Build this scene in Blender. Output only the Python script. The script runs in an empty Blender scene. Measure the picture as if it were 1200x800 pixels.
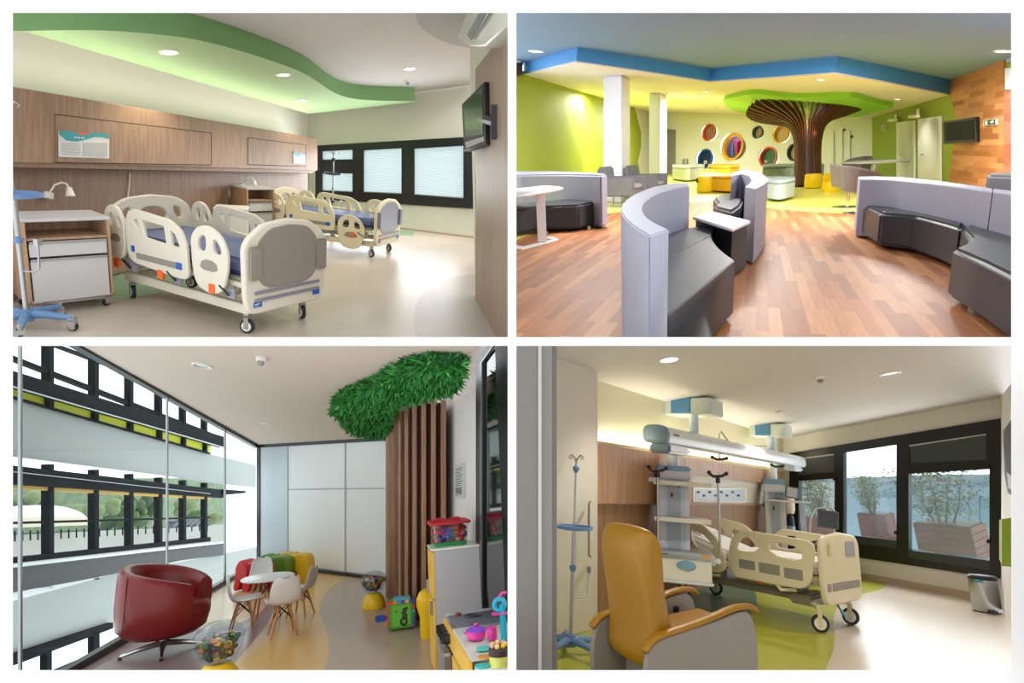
import bpy, bmesh, math, random
from mathutils import Vector, Matrix
# Four rooms of one building, seen through the four openings of its white front wall.
# Every room stands on its own floor plane; furniture is built in metres, with its true right angles, and is
# set on that floor rigidly (moved and turned only).
random.seed(7)
SC = bpy.context.scene
COL = SC.collection
PI = math.pi
F, PY = 700.0, 350.0            # focal length and the row of the optical axis in a 1200x800 frame
cd = bpy.data.cameras.new('camera'); cam = bpy.data.objects.new('camera', cd); COL.objects.link(cam)
cam.rotation_euler = (PI/2, 0, 0); cd.sensor_width = 36; cd.lens = F/1200*36; cd.shift_y = (PY-400)/1200
cd.clip_start = 0.1; cd.clip_end = 400
SC.camera = cam

# ------------------------------------------------------------------ materials
def lin(c):
    if isinstance(c, str):
        c = [int(c[i:i+2], 16)/255 for i in (0, 2, 4)]
    return tuple(x/12.92 if x <= .04045 else ((x+.055)/1.055)**2.4 for x in c)
_mats = {}
def mat(name, c, rough=.5, metal=0., var=.04, scale=6., bump=0., emit=0., spec=.5, trans=0., coat=0., sss=0.):
    if name in _mats: return _mats[name]
    m = bpy.data.materials.new(name); m.use_nodes = True; nt = m.node_tree; N = nt.nodes; L = nt.links
    b = N['Principled BSDF']; c = lin(c)
    b.inputs['Roughness'].default_value = rough; b.inputs['Metallic'].default_value = metal
    b.inputs['Specular IOR Level'].default_value = spec
    b.inputs['Coat Weight'].default_value = coat
    tc = N.new('ShaderNodeTexCoord'); nz = N.new('ShaderNodeTexNoise'); nz.inputs['Scale'].default_value = scale
    nz.inputs['Detail'].default_value = 4
    L.new(tc.outputs['Object'], nz.inputs['Vector'])
    mx = N.new('ShaderNodeMix'); mx.data_type = 'RGBA'
    mx.inputs[6].default_value = (*[x*(1-var) for x in c], 1); mx.inputs[7].default_value = (*[min(1, x*(1+var)) for x in c], 1)
    L.new(nz.outputs[0], mx.inputs[0]); L.new(mx.outputs[2], b.inputs['Base Color'])
    if bump:
        n2 = N.new('ShaderNodeTexNoise'); n2.inputs['Scale'].default_value = scale*12; L.new(tc.outputs['Object'], n2.inputs['Vector'])
        bp = N.new('ShaderNodeBump'); bp.inputs['Strength'].default_value = bump; bp.inputs['Distance'].default_value = .01
        L.new(n2.outputs[0], bp.inputs['Height']); L.new(bp.outputs[0], b.inputs['Normal'])
    if emit:
        b.inputs['Emission Color'].default_value = (*c, 1); b.inputs['Emission Strength'].default_value = emit
    if trans: b.inputs['Transmission Weight'].default_value = trans
    _mats[name] = m
    return m
def glass(name, c='e8f4f4', refl=.08, rough=.02):
    if name in _mats: return _mats[name]
    m = bpy.data.materials.new(name); m.use_nodes = True; nt = m.node_tree; N = nt.nodes; L = nt.links
    N.clear(); o = N.new('ShaderNodeOutputMaterial'); t = N.new('ShaderNodeBsdfTransparent'); g = N.new('ShaderNodeBsdfGlossy')
    t.inputs[0].default_value = (*lin(c), 1); g.inputs['Roughness'].default_value = rough
    mx = N.new('ShaderNodeMixShader'); mx.inputs[0].default_value = refl
    L.new(t.outputs[0], mx.inputs[1]); L.new(g.outputs[0], mx.inputs[2]); L.new(mx.outputs[0], o.inputs[0])
    _mats[name] = m
    return m
def sheer(name, c, thru=.45, lines=0., axis=1):   # woven blind: part open, part diffusing
    m = bpy.data.materials.new(name); m.use_nodes = True; nt = m.node_tree; N = nt.nodes; L = nt.links
    N.clear(); o = N.new('ShaderNodeOutputMaterial'); t = N.new('ShaderNodeBsdfTransparent'); g = N.new('ShaderNodeBsdfTranslucent')
    d = N.new('ShaderNodeBsdfDiffuse'); a = N.new('ShaderNodeMixShader'); a.inputs[0].default_value = .35
    for q in (g, d): q.inputs[0].default_value = (*lin(c), 1)
    L.new(g.outputs[0], a.inputs[1]); L.new(d.outputs[0], a.inputs[2])
    mx = N.new('ShaderNodeMixShader'); mx.inputs[0].default_value = 1-thru
    L.new(t.outputs[0], mx.inputs[1]); L.new(a.outputs[0], mx.inputs[2]); L.new(mx.outputs[0], o.inputs[0])
    if lines:
        tc = N.new('ShaderNodeTexCoord'); sp = N.new('ShaderNodeSeparateXYZ'); L.new(tc.outputs['Object'], sp.inputs[0])
        ml = N.new('ShaderNodeMath'); ml.operation = 'MULTIPLY'; ml.inputs[1].default_value = lines; L.new(sp.outputs[axis], ml.inputs[0])
        fr = N.new('ShaderNodeMath'); fr.operation = 'FRACT'; L.new(ml.outputs[0], fr.inputs[0])
        gt = N.new('ShaderNodeMath'); gt.operation = 'GREATER_THAN'; gt.inputs[1].default_value = .3; L.new(fr.outputs[0], gt.inputs[0])
        mr = N.new('ShaderNodeMapRange'); mr.inputs[3].default_value = 1-thru-.06; mr.inputs[4].default_value = 1-thru+.06
        L.new(gt.outputs[0], mr.inputs[0]); L.new(mr.outputs[0], mx.inputs[0])
    return m
def wood(name, c1, c2, rough=.45, scale=1., axis=1, coat=0.):   # veneer: grain runs along the given object axis
    m = bpy.data.materials.new(name); m.use_nodes = True; nt = m.node_tree; N = nt.nodes; L = nt.links
    b = N['Principled BSDF']; b.inputs['Roughness'].default_value = rough; b.inputs['Coat Weight'].default_value = coat
    tc = N.new('ShaderNodeTexCoord'); mp = N.new('ShaderNodeMapping'); s = [14*scale]*3; s[axis] = .9*scale
    mp.inputs['Scale'].default_value = s; L.new(tc.outputs['Object'], mp.inputs[0])
    nz = N.new('ShaderNodeTexNoise'); nz.inputs['Scale'].default_value = 2.2; nz.inputs['Detail'].default_value = 6; nz.inputs['Distortion'].default_value = .4
    L.new(mp.outputs[0], nz.inputs['Vector'])
    cr = N.new('ShaderNodeValToRGB'); cr.color_ramp.elements[0].position = .32; cr.color_ramp.elements[1].position = .68
    cr.color_ramp.elements[0].color = (*lin(c1), 1); cr.color_ramp.elements[1].color = (*lin(c2), 1)
    L.new(nz.outputs[0], cr.inputs[0]); L.new(cr.outputs[0], b.inputs['Base Color'])
    return m
def planks(name, cs, L_=1.1, W_=.13, rough=.35, rot=0., axes='xy'):  # strip floor / strip cladding
    m = bpy.data.materials.new(name); m.use_nodes = True; nt = m.node_tree; N = nt.nodes; L = nt.links
    b = N['Principled BSDF']; b.inputs['Roughness'].default_value = rough
    tc = N.new('ShaderNodeTexCoord'); mp = N.new('ShaderNodeMapping'); mp.inputs['Rotation'].default_value = (0, 0, rot)
    L.new(tc.outputs['Object'], mp.inputs[0])
    bt = N.new('ShaderNodeTexBrick'); bt.inputs['Scale'].default_value = 1; bt.inputs['Brick Width'].default_value = L_; bt.inputs['Row Height'].default_value = W_
    bt.inputs['Mortar Size'].default_value = .0015; bt.offset = .37; bt.inputs['Bias'].default_value = 0.
    bt.inputs['Color1'].default_value = (0, 0, 0, 1); bt.inputs['Color2'].default_value = (1, 1, 1, 1); bt.inputs['Mortar'].default_value = (.3, .3, .3, 1)
    L.new(mp.outputs[0], bt.inputs[0])
    cr = N.new('ShaderNodeValToRGB'); e = cr.color_ramp.elements
    e[0].color = (*lin(cs[0]), 1); e[1].color = (*lin(cs[2]), 1); k = e.new(.5); k.color = (*lin(cs[1]), 1)
    L.new(bt.outputs[0], cr.inputs[0])
    m2 = N.new('ShaderNodeMapping'); m2.inputs['Scale'].default_value = (1.5, 22, 1); m2.inputs['Rotation'].default_value = (0, 0, rot); L.new(tc.outputs['Object'], m2.inputs[0])
    nz = N.new('ShaderNodeTexNoise'); nz.inputs['Scale'].default_value = 2; nz.inputs['Detail'].default_value = 5; L.new(m2.outputs[0], nz.inputs['Vector'])
    mr = N.new('ShaderNodeMapRange'); mr.inputs[1].default_value = .3; mr.inputs[2].default_value = .7; mr.inputs[3].default_value = .84; mr.inputs[4].default_value = 1.1; L.new(nz.outputs[0], mr.inputs[0])
    mx = N.new('ShaderNodeMix'); mx.data_type = 'RGBA'; mx.blend_type = 'MULTIPLY'; mx.inputs[0].default_value = 1
    L.new(cr.outputs[0], mx.inputs[6]); L.new(mr.outputs[0], mx.inputs[7]); L.new(mx.outputs[2], b.inputs['Base Color'])
    return m

# ------------------------------------------------------------------ planes, rooms, frames
def ray(x, y): return Vector(((x-600)/F, 1, -(y-PY)/F))
class PF:                        # a plane with its own rigid frame (u, v, n, o)
    def __init__(s, o, u, n):
        n = n.normalized(); u = (u-n*u.dot(n)).normalized(); v = n.cross(u)
        s.o, s.u, s.v, s.n = o.copy(), u, v, n
        s.M = Matrix(((u.x, v.x, n.x, o.x), (u.y, v.y, n.y, o.y), (u.z, v.z, n.z, o.z), (0, 0, 0, 1))); s.I = s.M.inverted()
    def hit(s, x, y):
        d = ray(x, y); return d*(s.o.dot(s.n)/d.dot(s.n))
    def uv(s, x, y):
        p = s.I @ s.hit(x, y); return (p.x, p.y)
    def off(s, d): return PF(s.o+s.n*d, s.u, s.n)
    def w(s, x, y, z=0): return s.M @ Vector((x, y, z))
class Room:
    def __init__(s, yf, V, xc, ref, S, roll=1.):
        m = 0.
        for _ in range(60):
            c = (PY-yf+m*(xc-600))/F; m = roll*c*(600-V)/F
        n = Vector((m, -c, 1)).normalized()
        s.f = PF(ray(*ref)*(F/S), Vector((1, 0, 0)), n); s.n = n
    def wall(s, a, b, plumb=True):           # upright plane over the floor line through two floor points
        A, B = s.f.hit(*a), s.f.hit(*b); u = B-A
        if plumb: u.z = 0
        n = Vector((u.y, -u.x, 0)).normalized()
        if n.dot(A) > 0: n = -n
        return PF(A, u if u.x > 0 else -u, n)
    def lvl(s, h): return s.f.off(h)
    def at(s, x, y, yaw=0., h=0.):      # rigid frame on the floor: z = floor normal, x axis turned by yaw
        o = s.f.hit(x, y)+s.n*h; return Matrix.Translation(o) @ s.f.M.to_3x3().to_4x4() @ Matrix.Rotation(math.radians(yaw), 4, 'Z')
    def dir(s, a, b, h=0.):      # rigid frame: origin under point a of level h, x axis towards b of the same level
        P = s.f.off(h); A, B = P.hit(*a), P.hit(*b); q = PF(A-s.n*h, B-A, s.n); return q.M.copy()
    def px(s, x, y): return F/s.f.hit(x, y).y    # pixels per metre there
def upplane(a, b):               # upright plane through two points given as (x, y, depth)
    A, B = ray(a[0], a[1])*a[2], ray(b[0], b[1])*b[2]; u = B-A; n = Vector((u.y, -u.x, 0)).normalized()
    if n.dot(A) > 0: n = -n
    return PF(A, u if u.x > 0 else -u, n)
def three(a, b, c, down=True):
    n = (b-a).cross(c-a).normalized()
    if n.dot(a) > 0: n = -n
    return PF(a, Vector((1, 0, 0)), n)

# ------------------------------------------------------------------ objects
_M = {}
def setM(o, M, parent=None):
    _M[o.name] = M.copy()
    if parent is not None:
        o.parent = parent; o.matrix_parent_inverse = Matrix(); o.matrix_basis = _M[parent.name].inverted() @ M
    else: o.matrix_basis = M
def info(o, label=None, cat=None, group=None, kind=None):
    if label: o['label'] = label
    if cat: o['category'] = cat
    if group: o['group'] = group
    if kind: o['kind'] = kind
    return o
def thing(name, M, label, cat, group=None):
    o = bpy.data.objects.new(name, None); COL.objects.link(o); o.empty_display_size = .1
    setM(o, M); return info(o, label, cat, group)
def T(p): return Matrix.Translation(p)
def smooth(me, ang=35):
    if len(me.polygons):
        me.polygons.foreach_set('use_smooth', [True]*len(me.polygons))
        me.set_sharp_from_angle(angle=math.radians(ang))
def link(name, me, m, M, parent=None, bev=0., seg=2, ang=35):
    if bev:
        bm = bmesh.new(); bm.from_mesh(me)
        bmesh.ops.remove_doubles(bm, verts=bm.verts, dist=1e-5)
        es = [e for e in bm.edges if len(e.link_faces) == 2 and e.calc_face_angle(0) > .5]
        try: bmesh.ops.bevel(bm, geom=es, offset=bev, segments=seg, affect='EDGES', clamp_overlap=True)
        except Exception: pass
        bm.to_mesh(me); bm.free()
    smooth(me, ang)
    if m is not None: me.materials.append(m)
    o = bpy.data.objects.new(name, me); COL.objects.link(o); setM(o, M, parent); return o
class MB:
    def __init__(s): s.v = []; s.f = []
    def add(s, vs, fs):
        b = len(s.v); s.v += [Vector(v) for v in vs]; s.f += [tuple(b+i for i in f) for f in fs]; return s
    def box(s, c, d, R=None):
        c = Vector(c); x, y, z = d[0]/2, d[1]/2, d[2]/2
        vs = [Vector(p) for p in ((-x, -y, -z), (x, -y, -z), (x, y, -z), (-x, y, -z), (-x, -y, z), (x, -y, z), (x, y, z), (-x, y, z))]
        if R is not None: vs = [R @ v for v in vs]
        return s.add([c+v for v in vs], [(3, 2, 1, 0), (4, 5, 6, 7), (0, 1, 5, 4), (1, 2, 6, 5), (2, 3, 7, 6), (3, 0, 4, 7)])
    def rings(s, rs, cap=True, closed=False):
        n = len(rs[0]); vs = [p for r in rs for p in r]; fs = []; K = len(rs)
        for k in range(K if closed else K-1):
            a, b = k*n, ((k+1) % K)*n
            for i in range(n):
                j = (i+1) % n; fs.append((a+i, a+j, b+j, b+i))
        if cap and not closed: fs += [tuple(range(n-1, -1, -1)), tuple((K-1)*n+i for i in range(n))]
        return s.add(vs, fs)
    def cyl(s, a, b, r, r2=None, n=16):
        return s.tube([a, b], [r, r if r2 is None else r2], n)
    def tube(s, pts, r, n=8, closed=False, sq=None):
        pts = [Vector(p) for p in pts]; K = len(pts); rs = []
        prev = None
        for k in range(K):
            if closed: t = pts[(k+1) % K]-pts[k-1]
            else: t = pts[min(k+1, K-1)]-pts[max(k-1, 0)]
            t.normalize()
            if prev is None:
                up = Vector((0, 0, 1)) if abs(t.z) < .9 else Vector((1, 0, 0)); x = t.cross(up).normalized()
            else: x = (prev-t*prev.dot(t)).normalized()
            prev = x; y = t.cross(x); rr = r[k] if isinstance(r, (list, tuple)) else r
            a, b = (rr, rr) if sq is None else (rr, rr*sq)
            rs.append([pts[k]+x*a*math.cos(2*PI*i/n)+y*b*math.sin(2*PI*i/n) for i in range(n)])
        return s.rings(rs, closed=closed)
    def lathe(s, prof, n=32, c=(0, 0, 0), sx=1, sy=1, cap=True):
        c = Vector(c)
        return s.rings([[c+Vector((r*sx*math.cos(2*PI*i/n), r*sy*math.sin(2*PI*i/n), z)) for i in range(n)] for r, z in prof], cap=cap)
    def ball(s, c, r, n=12, sz=1.):
        pr = [(max(1e-4, r*math.sin(PI*k/n)), -r*sz*math.cos(PI*k/n)) for k in range(n+1)]
        return s.lathe(pr, n*2, c)
    def torus(s, c, R, r, n=32, k=8, M=None, a0=0, a1=2*PI):
        c = Vector(c); M = M or Matrix.Identity(3); full = abs(a1-a0-2*PI) < 1e-3
        P = [c+M @ Vector((R*math.cos(a0+(a1-a0)*i/n), R*math.sin(a0+(a1-a0)*i/n), 0)) for i in range(n if full else n+1)]
        return s.tube(P, r, k, closed=full)
    def prism(s, poly, d):
        poly = [Vector(p) for p in poly]; n = len(poly); d = Vector(d)
        return s.add(poly+[p+d for p in poly], [tuple(range(n-1, -1, -1)), tuple(n+i for i in range(n))]+[(i, (i+1) % n, n+(i+1) % n, n+i) for i in range(n)])
    def T(s, M):
        s.v = [M @ v for v in s.v]; return s
    def mesh(s, name='m'):
        me = bpy.data.meshes.new(name); me.from_pydata([tuple(v) for v in s.v], [], s.f)
        bm = bmesh.new(); bm.from_mesh(me); bmesh.ops.recalc_face_normals(bm, faces=bm.faces); bm.to_mesh(me); bm.free()
        return me
    def go(s, name, m, M=None, parent=None, bev=0., seg=2, ang=35, center=False):
        M = M if M is not None else (_M[parent.name] if parent is not None else Matrix())
        if center:
            lo = Vector([min(v[i] for v in s.v) for i in range(3)]); hi = Vector([max(v[i] for v in s.v) for i in range(3)]); c = Vector(((lo.x+hi.x)/2, (lo.y+hi.y)/2, lo.z))
            s.v = [v-c for v in s.v]; M = M @ T(c)
        return link(name, s.mesh(name), m, M, parent, bev, seg, ang)
def chaik(p, n=2, closed=True):
    p = [tuple(q) for q in p]
    for _ in range(n):
        q = []
        K = len(p)
        if not closed: q.append(p[0])
        for i in range(K if closed else K-1):
            a, b = p[i], p[(i+1) % K]
            q.append(tuple(.75*x+.25*y for x, y in zip(a, b))); q.append(tuple(.25*x+.75*y for x, y in zip(a, b)))
        if not closed: q.append(p[-1])
        p = q
    return p
def rp(pts, r=.05, k=5):        # polygon with every corner rounded to radius r (less where edges are short)
    out = []; K = len(pts)
    for i in range(K):
        a, b, c = Vector(pts[i-1]), Vector(pts[i]), Vector(pts[(i+1) % K]); u, v = (a-b), (c-b); lu, lv = u.length, v.length; u /= lu; v /= lv
        ang = math.acos(max(-1, min(1, u.dot(v)))); rr = r
        d = min(rr/max(math.tan(ang/2), 1e-3), lu*.48, lv*.48)
        p0, p1 = b+u*d, b+v*d
        for j in range(k+1):
            t = j/k; q = p0*(1-t)**2+b*2*t*(1-t)+p1*t*t; out.append((q.x, q.y))
    return out
def rrect(x0, y0, x1, y1, r, k=5):
    out = []
    for cx, cy, a in ((x1-r, y0+r, -90), (x1-r, y1-r, 0), (x0+r, y1-r, 90), (x0+r, y0+r, 180)):
        for i in range(k+1):
            t = math.radians(a+90*i/k); out.append((cx+r*math.cos(t), cy+r*math.sin(t)))
    return out
def circ(cx, cy, r, n=40, ry=None): return [(cx+r*math.cos(2*PI*i/n), cy+(ry or r)*math.sin(2*PI*i/n)) for i in range(n)]
def plate_mesh(outer, holes=(), t=.02, bev=0.):
    cu = bpy.data.curves.new('c', 'CURVE'); cu.dimensions = '2D'; cu.fill_mode = 'BOTH'; cu.extrude = max(t/2-bev, 0); cu.bevel_depth = bev; cu.bevel_resolution = 2
    for P in [outer]+list(holes):
        sp = cu.splines.new('POLY'); sp.points.add(len(P)-1)
        for i, q in enumerate(P): sp.points[i].co = (q[0], q[1], 0, 1)
        sp.use_cyclic_u = True
    ob = bpy.data.objects.new('c', cu); me = bpy.data.meshes.new_from_object(ob)
    bpy.data.objects.remove(ob); bpy.data.curves.remove(cu); me.materials.clear()
    return me
def plate(name, M, outer, holes, t, m, parent=None, bev=0., dz=0.):   # front face at z = 0 of frame M, body behind it
    me = plate_mesh(outer, holes, t, bev)
    for v in me.vertices: v.co.z += dz-t/2
    return link(name, me, m, M, parent)
CLIP = [-300, 1500, -300, 1100]
def clip(p):
    for ax, s_, lim in ((0, 1, CLIP[0]), (0, -1, CLIP[1]), (1, 1, CLIP[2]), (1, -1, CLIP[3])):
        q = []
        for i in range(len(p)):
            a, b = p[i-1], p[i]; da, db = (a[ax]-lim)*s_, (b[ax]-lim)*s_
            if (da >= 0) != (db >= 0):
                t = da/(da-db); q.append((a[0]+(b[0]-a[0])*t, a[1]+(b[1]-a[1])*t))
            if db >= 0: q.append(tuple(b))
        p = q
    return p
def begin(): return set(o.name for o in bpy.data.objects)
def trim_room(before):      # nothing of a room reaches past its own opening's dividers
    pl = []
    if CLIP[1] < 700: pl.append((Vector((-(1), 0, 0)), CLIP[1], 'x', -1))
    if CLIP[0] > 500: pl.append((None, CLIP[0], 'x', 1))
    if CLIP[3] < 500: pl.append((None, CLIP[3], 'y', -1))
    if CLIP[2] > 300: pl.append((None, CLIP[2], 'y', 1))
    bpy.context.view_layer.update()
    for o in [o for o in bpy.data.objects if o.name not in before and o.type == 'MESH']:
        M = o.matrix_world; I = M.inverted()
        for _, lim, ax, s_ in pl:
            k = ((lim-600)/F) if ax == 'x' else (-(lim-PY)/F)
            nw = Vector((s_, -s_*k, 0)) if ax == 'x' else Vector((0, s_*k, -s_))
            d = [nw.dot(M @ v.co) for v in o.data.vertices]
            if not d or min(d) > -1e-3: continue
            bm = bmesh.new(); bm.from_mesh(o.data)
            no = (M.to_3x3().transposed() @ nw).normalized()
            r = bmesh.ops.bisect_plane(bm, geom=bm.verts[:]+bm.edges[:]+bm.faces[:], plane_co=I @ Vector((0, 0, 0)), plane_no=no, clear_inner=True)
            es = [e for e in r['geom_cut'] if isinstance(e, bmesh.types.BMEdge)]
            try: bmesh.ops.holes_fill(bm, edges=es, sides=0)
            except Exception: pass
            bm.to_mesh(o.data); bm.free()
            if len(o.data.polygons) == 0: bpy.data.objects.remove(o); break
def tr(name, P, pts, t, m, parent=None, holes=(), bev=0., sm=0, dz=0.):   # outline on plane P, body t thick behind it
    q = clip(chaik(pts, sm) if sm else pts)
    o = [P.uv(*p) for p in q]; cx = sum(p[0] for p in o)/len(o); cy = sum(p[1] for p in o)/len(o)
    hs = [[(a-cx, b-cy) for a, b in (P.uv(*p) for p in h)] for h in holes]
    return plate(name, P.M @ T((cx, cy, 0)), [(a-cx, b-cy) for a, b in o], hs, t, m, parent, bev, dz)
def struct(o): o['kind'] = 'structure'; return o
def tree_copy(o, M, **kw):
    c = o.copy(); COL.objects.link(c); _M[c.name] = M.copy(); c.matrix_basis = M
    for k, v in kw.items(): c[k] = v
    def rec(a, b):
        for ch in [x for x in KIDS.get(a.name, [])]:
            d = ch.copy(); COL.objects.link(d); d.parent = b; d.matrix_parent_inverse = Matrix(); d.matrix_basis = ch.matrix_basis.copy(); KIDS.setdefault(b.name, []).append(d); rec(ch, d)
    rec(o, c); return c
KIDS = {}
def kids_index():
    KIDS.clear()
    for x in bpy.data.objects:
        if x.parent: KIDS.setdefault(x.parent.name, []).append(x)
def lamp(kind, p, d, energy, size=.1, color=(1, 1, 1), spot=110, size_y=None, name='lamp'):
    l = bpy.data.lights.new(name, kind); l.energy = energy; l.color = color
    if kind == 'AREA':
        l.size = size
        if size_y: l.shape = 'RECTANGLE'; l.size_y = size_y
    elif kind == 'SPOT': l.spot_size = math.radians(spot); l.shadow_soft_size = size; l.spot_blend = .6
    elif kind == 'POINT': l.shadow_soft_size = size
    o = bpy.data.objects.new(name, l); COL.objects.link(o); o.location = p
    o.rotation_euler = Vector(d).to_track_quat('-Z', 'Y').to_euler(); return o
def strip(P, a, b, energy, color, name='cove_strip', tilt=.0, wd=.06):      # linear lamp along plane P from a to b, shining up
    A, B = P.hit(*a), P.hit(*b); u = (B-A).normalized(); z = -(Vector((0, 0, 1))+P.n*tilt).normalized(); yv = z.cross(u).normalized(); z = u.cross(yv)
    o = lamp('AREA', (A+B)/2, (0, 0, 1), energy, (B-A).length, color, size_y=wd, name=name)
    o.rotation_euler = Matrix(((u.x, yv.x, z.x), (u.y, yv.y, z.y), (u.z, yv.z, z.z))).to_euler(); return o
def daylight(P, pts, energy, color=(.93, .96, 1)):     # added lamp just inside a window, sized to it, boosting the daylight
    q = [P.hit(*p) for p in pts]; c = (q[0]+q[1]+q[2]+q[3])/4; w_, h_ = (q[1]-q[0]).length, (q[3]-q[0]).length
    u = (q[1]-q[0]).normalized(); z = -P.n; yv = z.cross(u).normalized(); u = yv.cross(z)
    o = lamp('AREA', c, (0, 0, 1), energy, w_, color, size_y=h_, name='window_daylight'); o.rotation_euler = Matrix(((u.x, yv.x, z.x), (u.y, yv.y, z.y), (u.z, yv.z, z.z))).to_euler(); return o
def shift(M, x=0, y=0, z=0): return M @ T((x, y, z))
def Rz(a): return Matrix.Rotation(math.radians(a), 3, 'Z')
def Ry(a): return Matrix.Rotation(math.radians(a), 3, 'Y')
def Rx(a): return Matrix.Rotation(math.radians(a), 3, 'X')
# ------------------------------------------------------------------ shared materials
white = mat('white_paint', 'efeeea', .6, var=.02)
black = mat('black_paint', '17181a', .4)
chrome = mat('chrome', 'c9c9cb', .18, 1.)
steel = mat('brushed_steel', 'aeb0b0', .3, 1.)
rubber = mat('dark_rubber', '2b2b2d', .7)
lampglow = mat('lamp_glow', 'fff6e6', .5, emit=6.)
whiteplastic = mat('white_plastic', 'ece9e2', .35)
greyplastic = mat('grey_plastic', '9a9994', .4)

def downlight(P, x, y, wpx, label, group, glow=True, energy=12, color=(1, .93, .82), spot=130, ring=whiteplastic):
    o = P.hit(x, y); r = wpx*o.y/F
    t = thing('ceiling_light', T(o) @ P.M.to_3x3().to_4x4(), label, 'ceiling light', group)
    m = MB(); m.rings([[Vector((q*math.cos(2*PI*i/32), q*math.sin(2*PI*i/32), z)) for i in range(32)] for q, z in ((r*1.0, 0), (r*.98, .012), (r*.8, .014), (r*.74, .0), (r*.72, -.05))], cap=False); m.go('trim_ring', ring, parent=t)
    m = MB(); m.lathe([(r*.74, .002), (r*.74, .005)], 32); m.go('reflector', chrome if not glow else lampglow, parent=t)
    for s in (-1, 1):
        m = MB(); m.tube([(s*r*.25, -r*.35, -.005), (s*r*.25, r*.35, -.005)], r*.11, 10); m.go('bulb', lampglow if glow else whiteplastic, parent=t)
    if energy:
        L = lamp('SPOT', o+P.n*.06, P.n, energy, .08, color, spot); L.name = 'ceiling_light_beam'
    return t
def smoke(P, x, y, wpx, label):
    o = P.hit(x, y); r = wpx*o.y/F
    t = thing('smoke_detector', T(o) @ P.M.to_3x3().to_4x4(), label, 'smoke detector')
    m = MB(); m.lathe([(r, 0), (r, .02), (r*.85, .035)], 24); m.go('base', whiteplastic, parent=t)
    m = MB(); m.lathe([(r*.6, .035), (r*.6, .06), (r*.4, .075)], 24); m.go('sensor', greyplastic, parent=t)
    return t
def caster(par, x, y, r=.06, w=.03, hub=whiteplastic, yaw=20, top=.16, fork=greyplastic):
    R = Matrix.Rotation(math.radians(yaw), 4, 'Z'); M = _M[par.name] @ T((x, y, 0)) @ R
    m = MB(); m.box((0, 0, top-.015), (.05, .05, .03)); m.box((0, -.026, r+.03), (.045, .008, r+.04)); m.box((0, .026, r+.03), (.045, .008, r+.04)); m.cyl((0, 0, top), (0, 0, top+.05), .014)
    m.box((0, 0, r*2+.015), (.05, .06, .012))
    c = m.go('caster', fork, M, par)
    m = MB(); m.cyl((0, -w/2, r), (0, w/2, r), r, n=28); m.go('tyre', rubber, M, c, bev=.004)
    m = MB(); m.cyl((0, -w/2-.006, r), (0, w/2+.006, r), r*.68, n=24); m.go('wheel', hub, M, c)
    return c
# ------------------------------------------------------------------ hospital beds (x: head 0 -> foot L, z up)
cream = mat('cream_plastic', 'ddd6c4', .35); creamy = mat('yellowed_plastic', 'e0d6b4', .35)
dgrey = mat('grey_inset', '8d8a80', .45); orange = mat('orange_plastic', 'ee6a24', .4); labelblue = mat('blue_label', '1f62b4', .35)
mattb = mat('blue_vinyl', '56648f', .55); mattd = mat('navy_vinyl', '2b3557', .5); sheetw = mat('white_sheet', 'e9e8ea', .8, bump=.1)
panelgrey = mat('taupe_panel', '8f857a', .5); silver = mat('silver_panel', '9fa3ad', .35, .4)
def XZ(y, back=1):    # frame whose plane is the bed's x-z plane at this y, facing -y (back=1) or +y
    return Matrix(((1, 0, 0, 0), (0, 0, -1 if back > 0 else -1, y), (0, 1, 0, 0), (0, 0, 0, 1)))
YZ = lambda x: Matrix(((0, 0, 1, x), (1, 0, 0, 0), (0, 1, 0, 0), (0, 0, 0, 1)))   # plane y-z at x, facing +x
def rail(par, M, y, outer, holes, m, inset=None, t=.035):
    s = 1 if y < 0 else -1
    o = plate('side_rail', M @ XZ(y), outer, holes, t, m, par, bev=.009, dz=t/2)
    if inset:
        for q in inset: plate('rail_inset', M @ XZ(y-s*t*.5), q, [], .006, dgrey, o, dz=.003)
    return o
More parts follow.
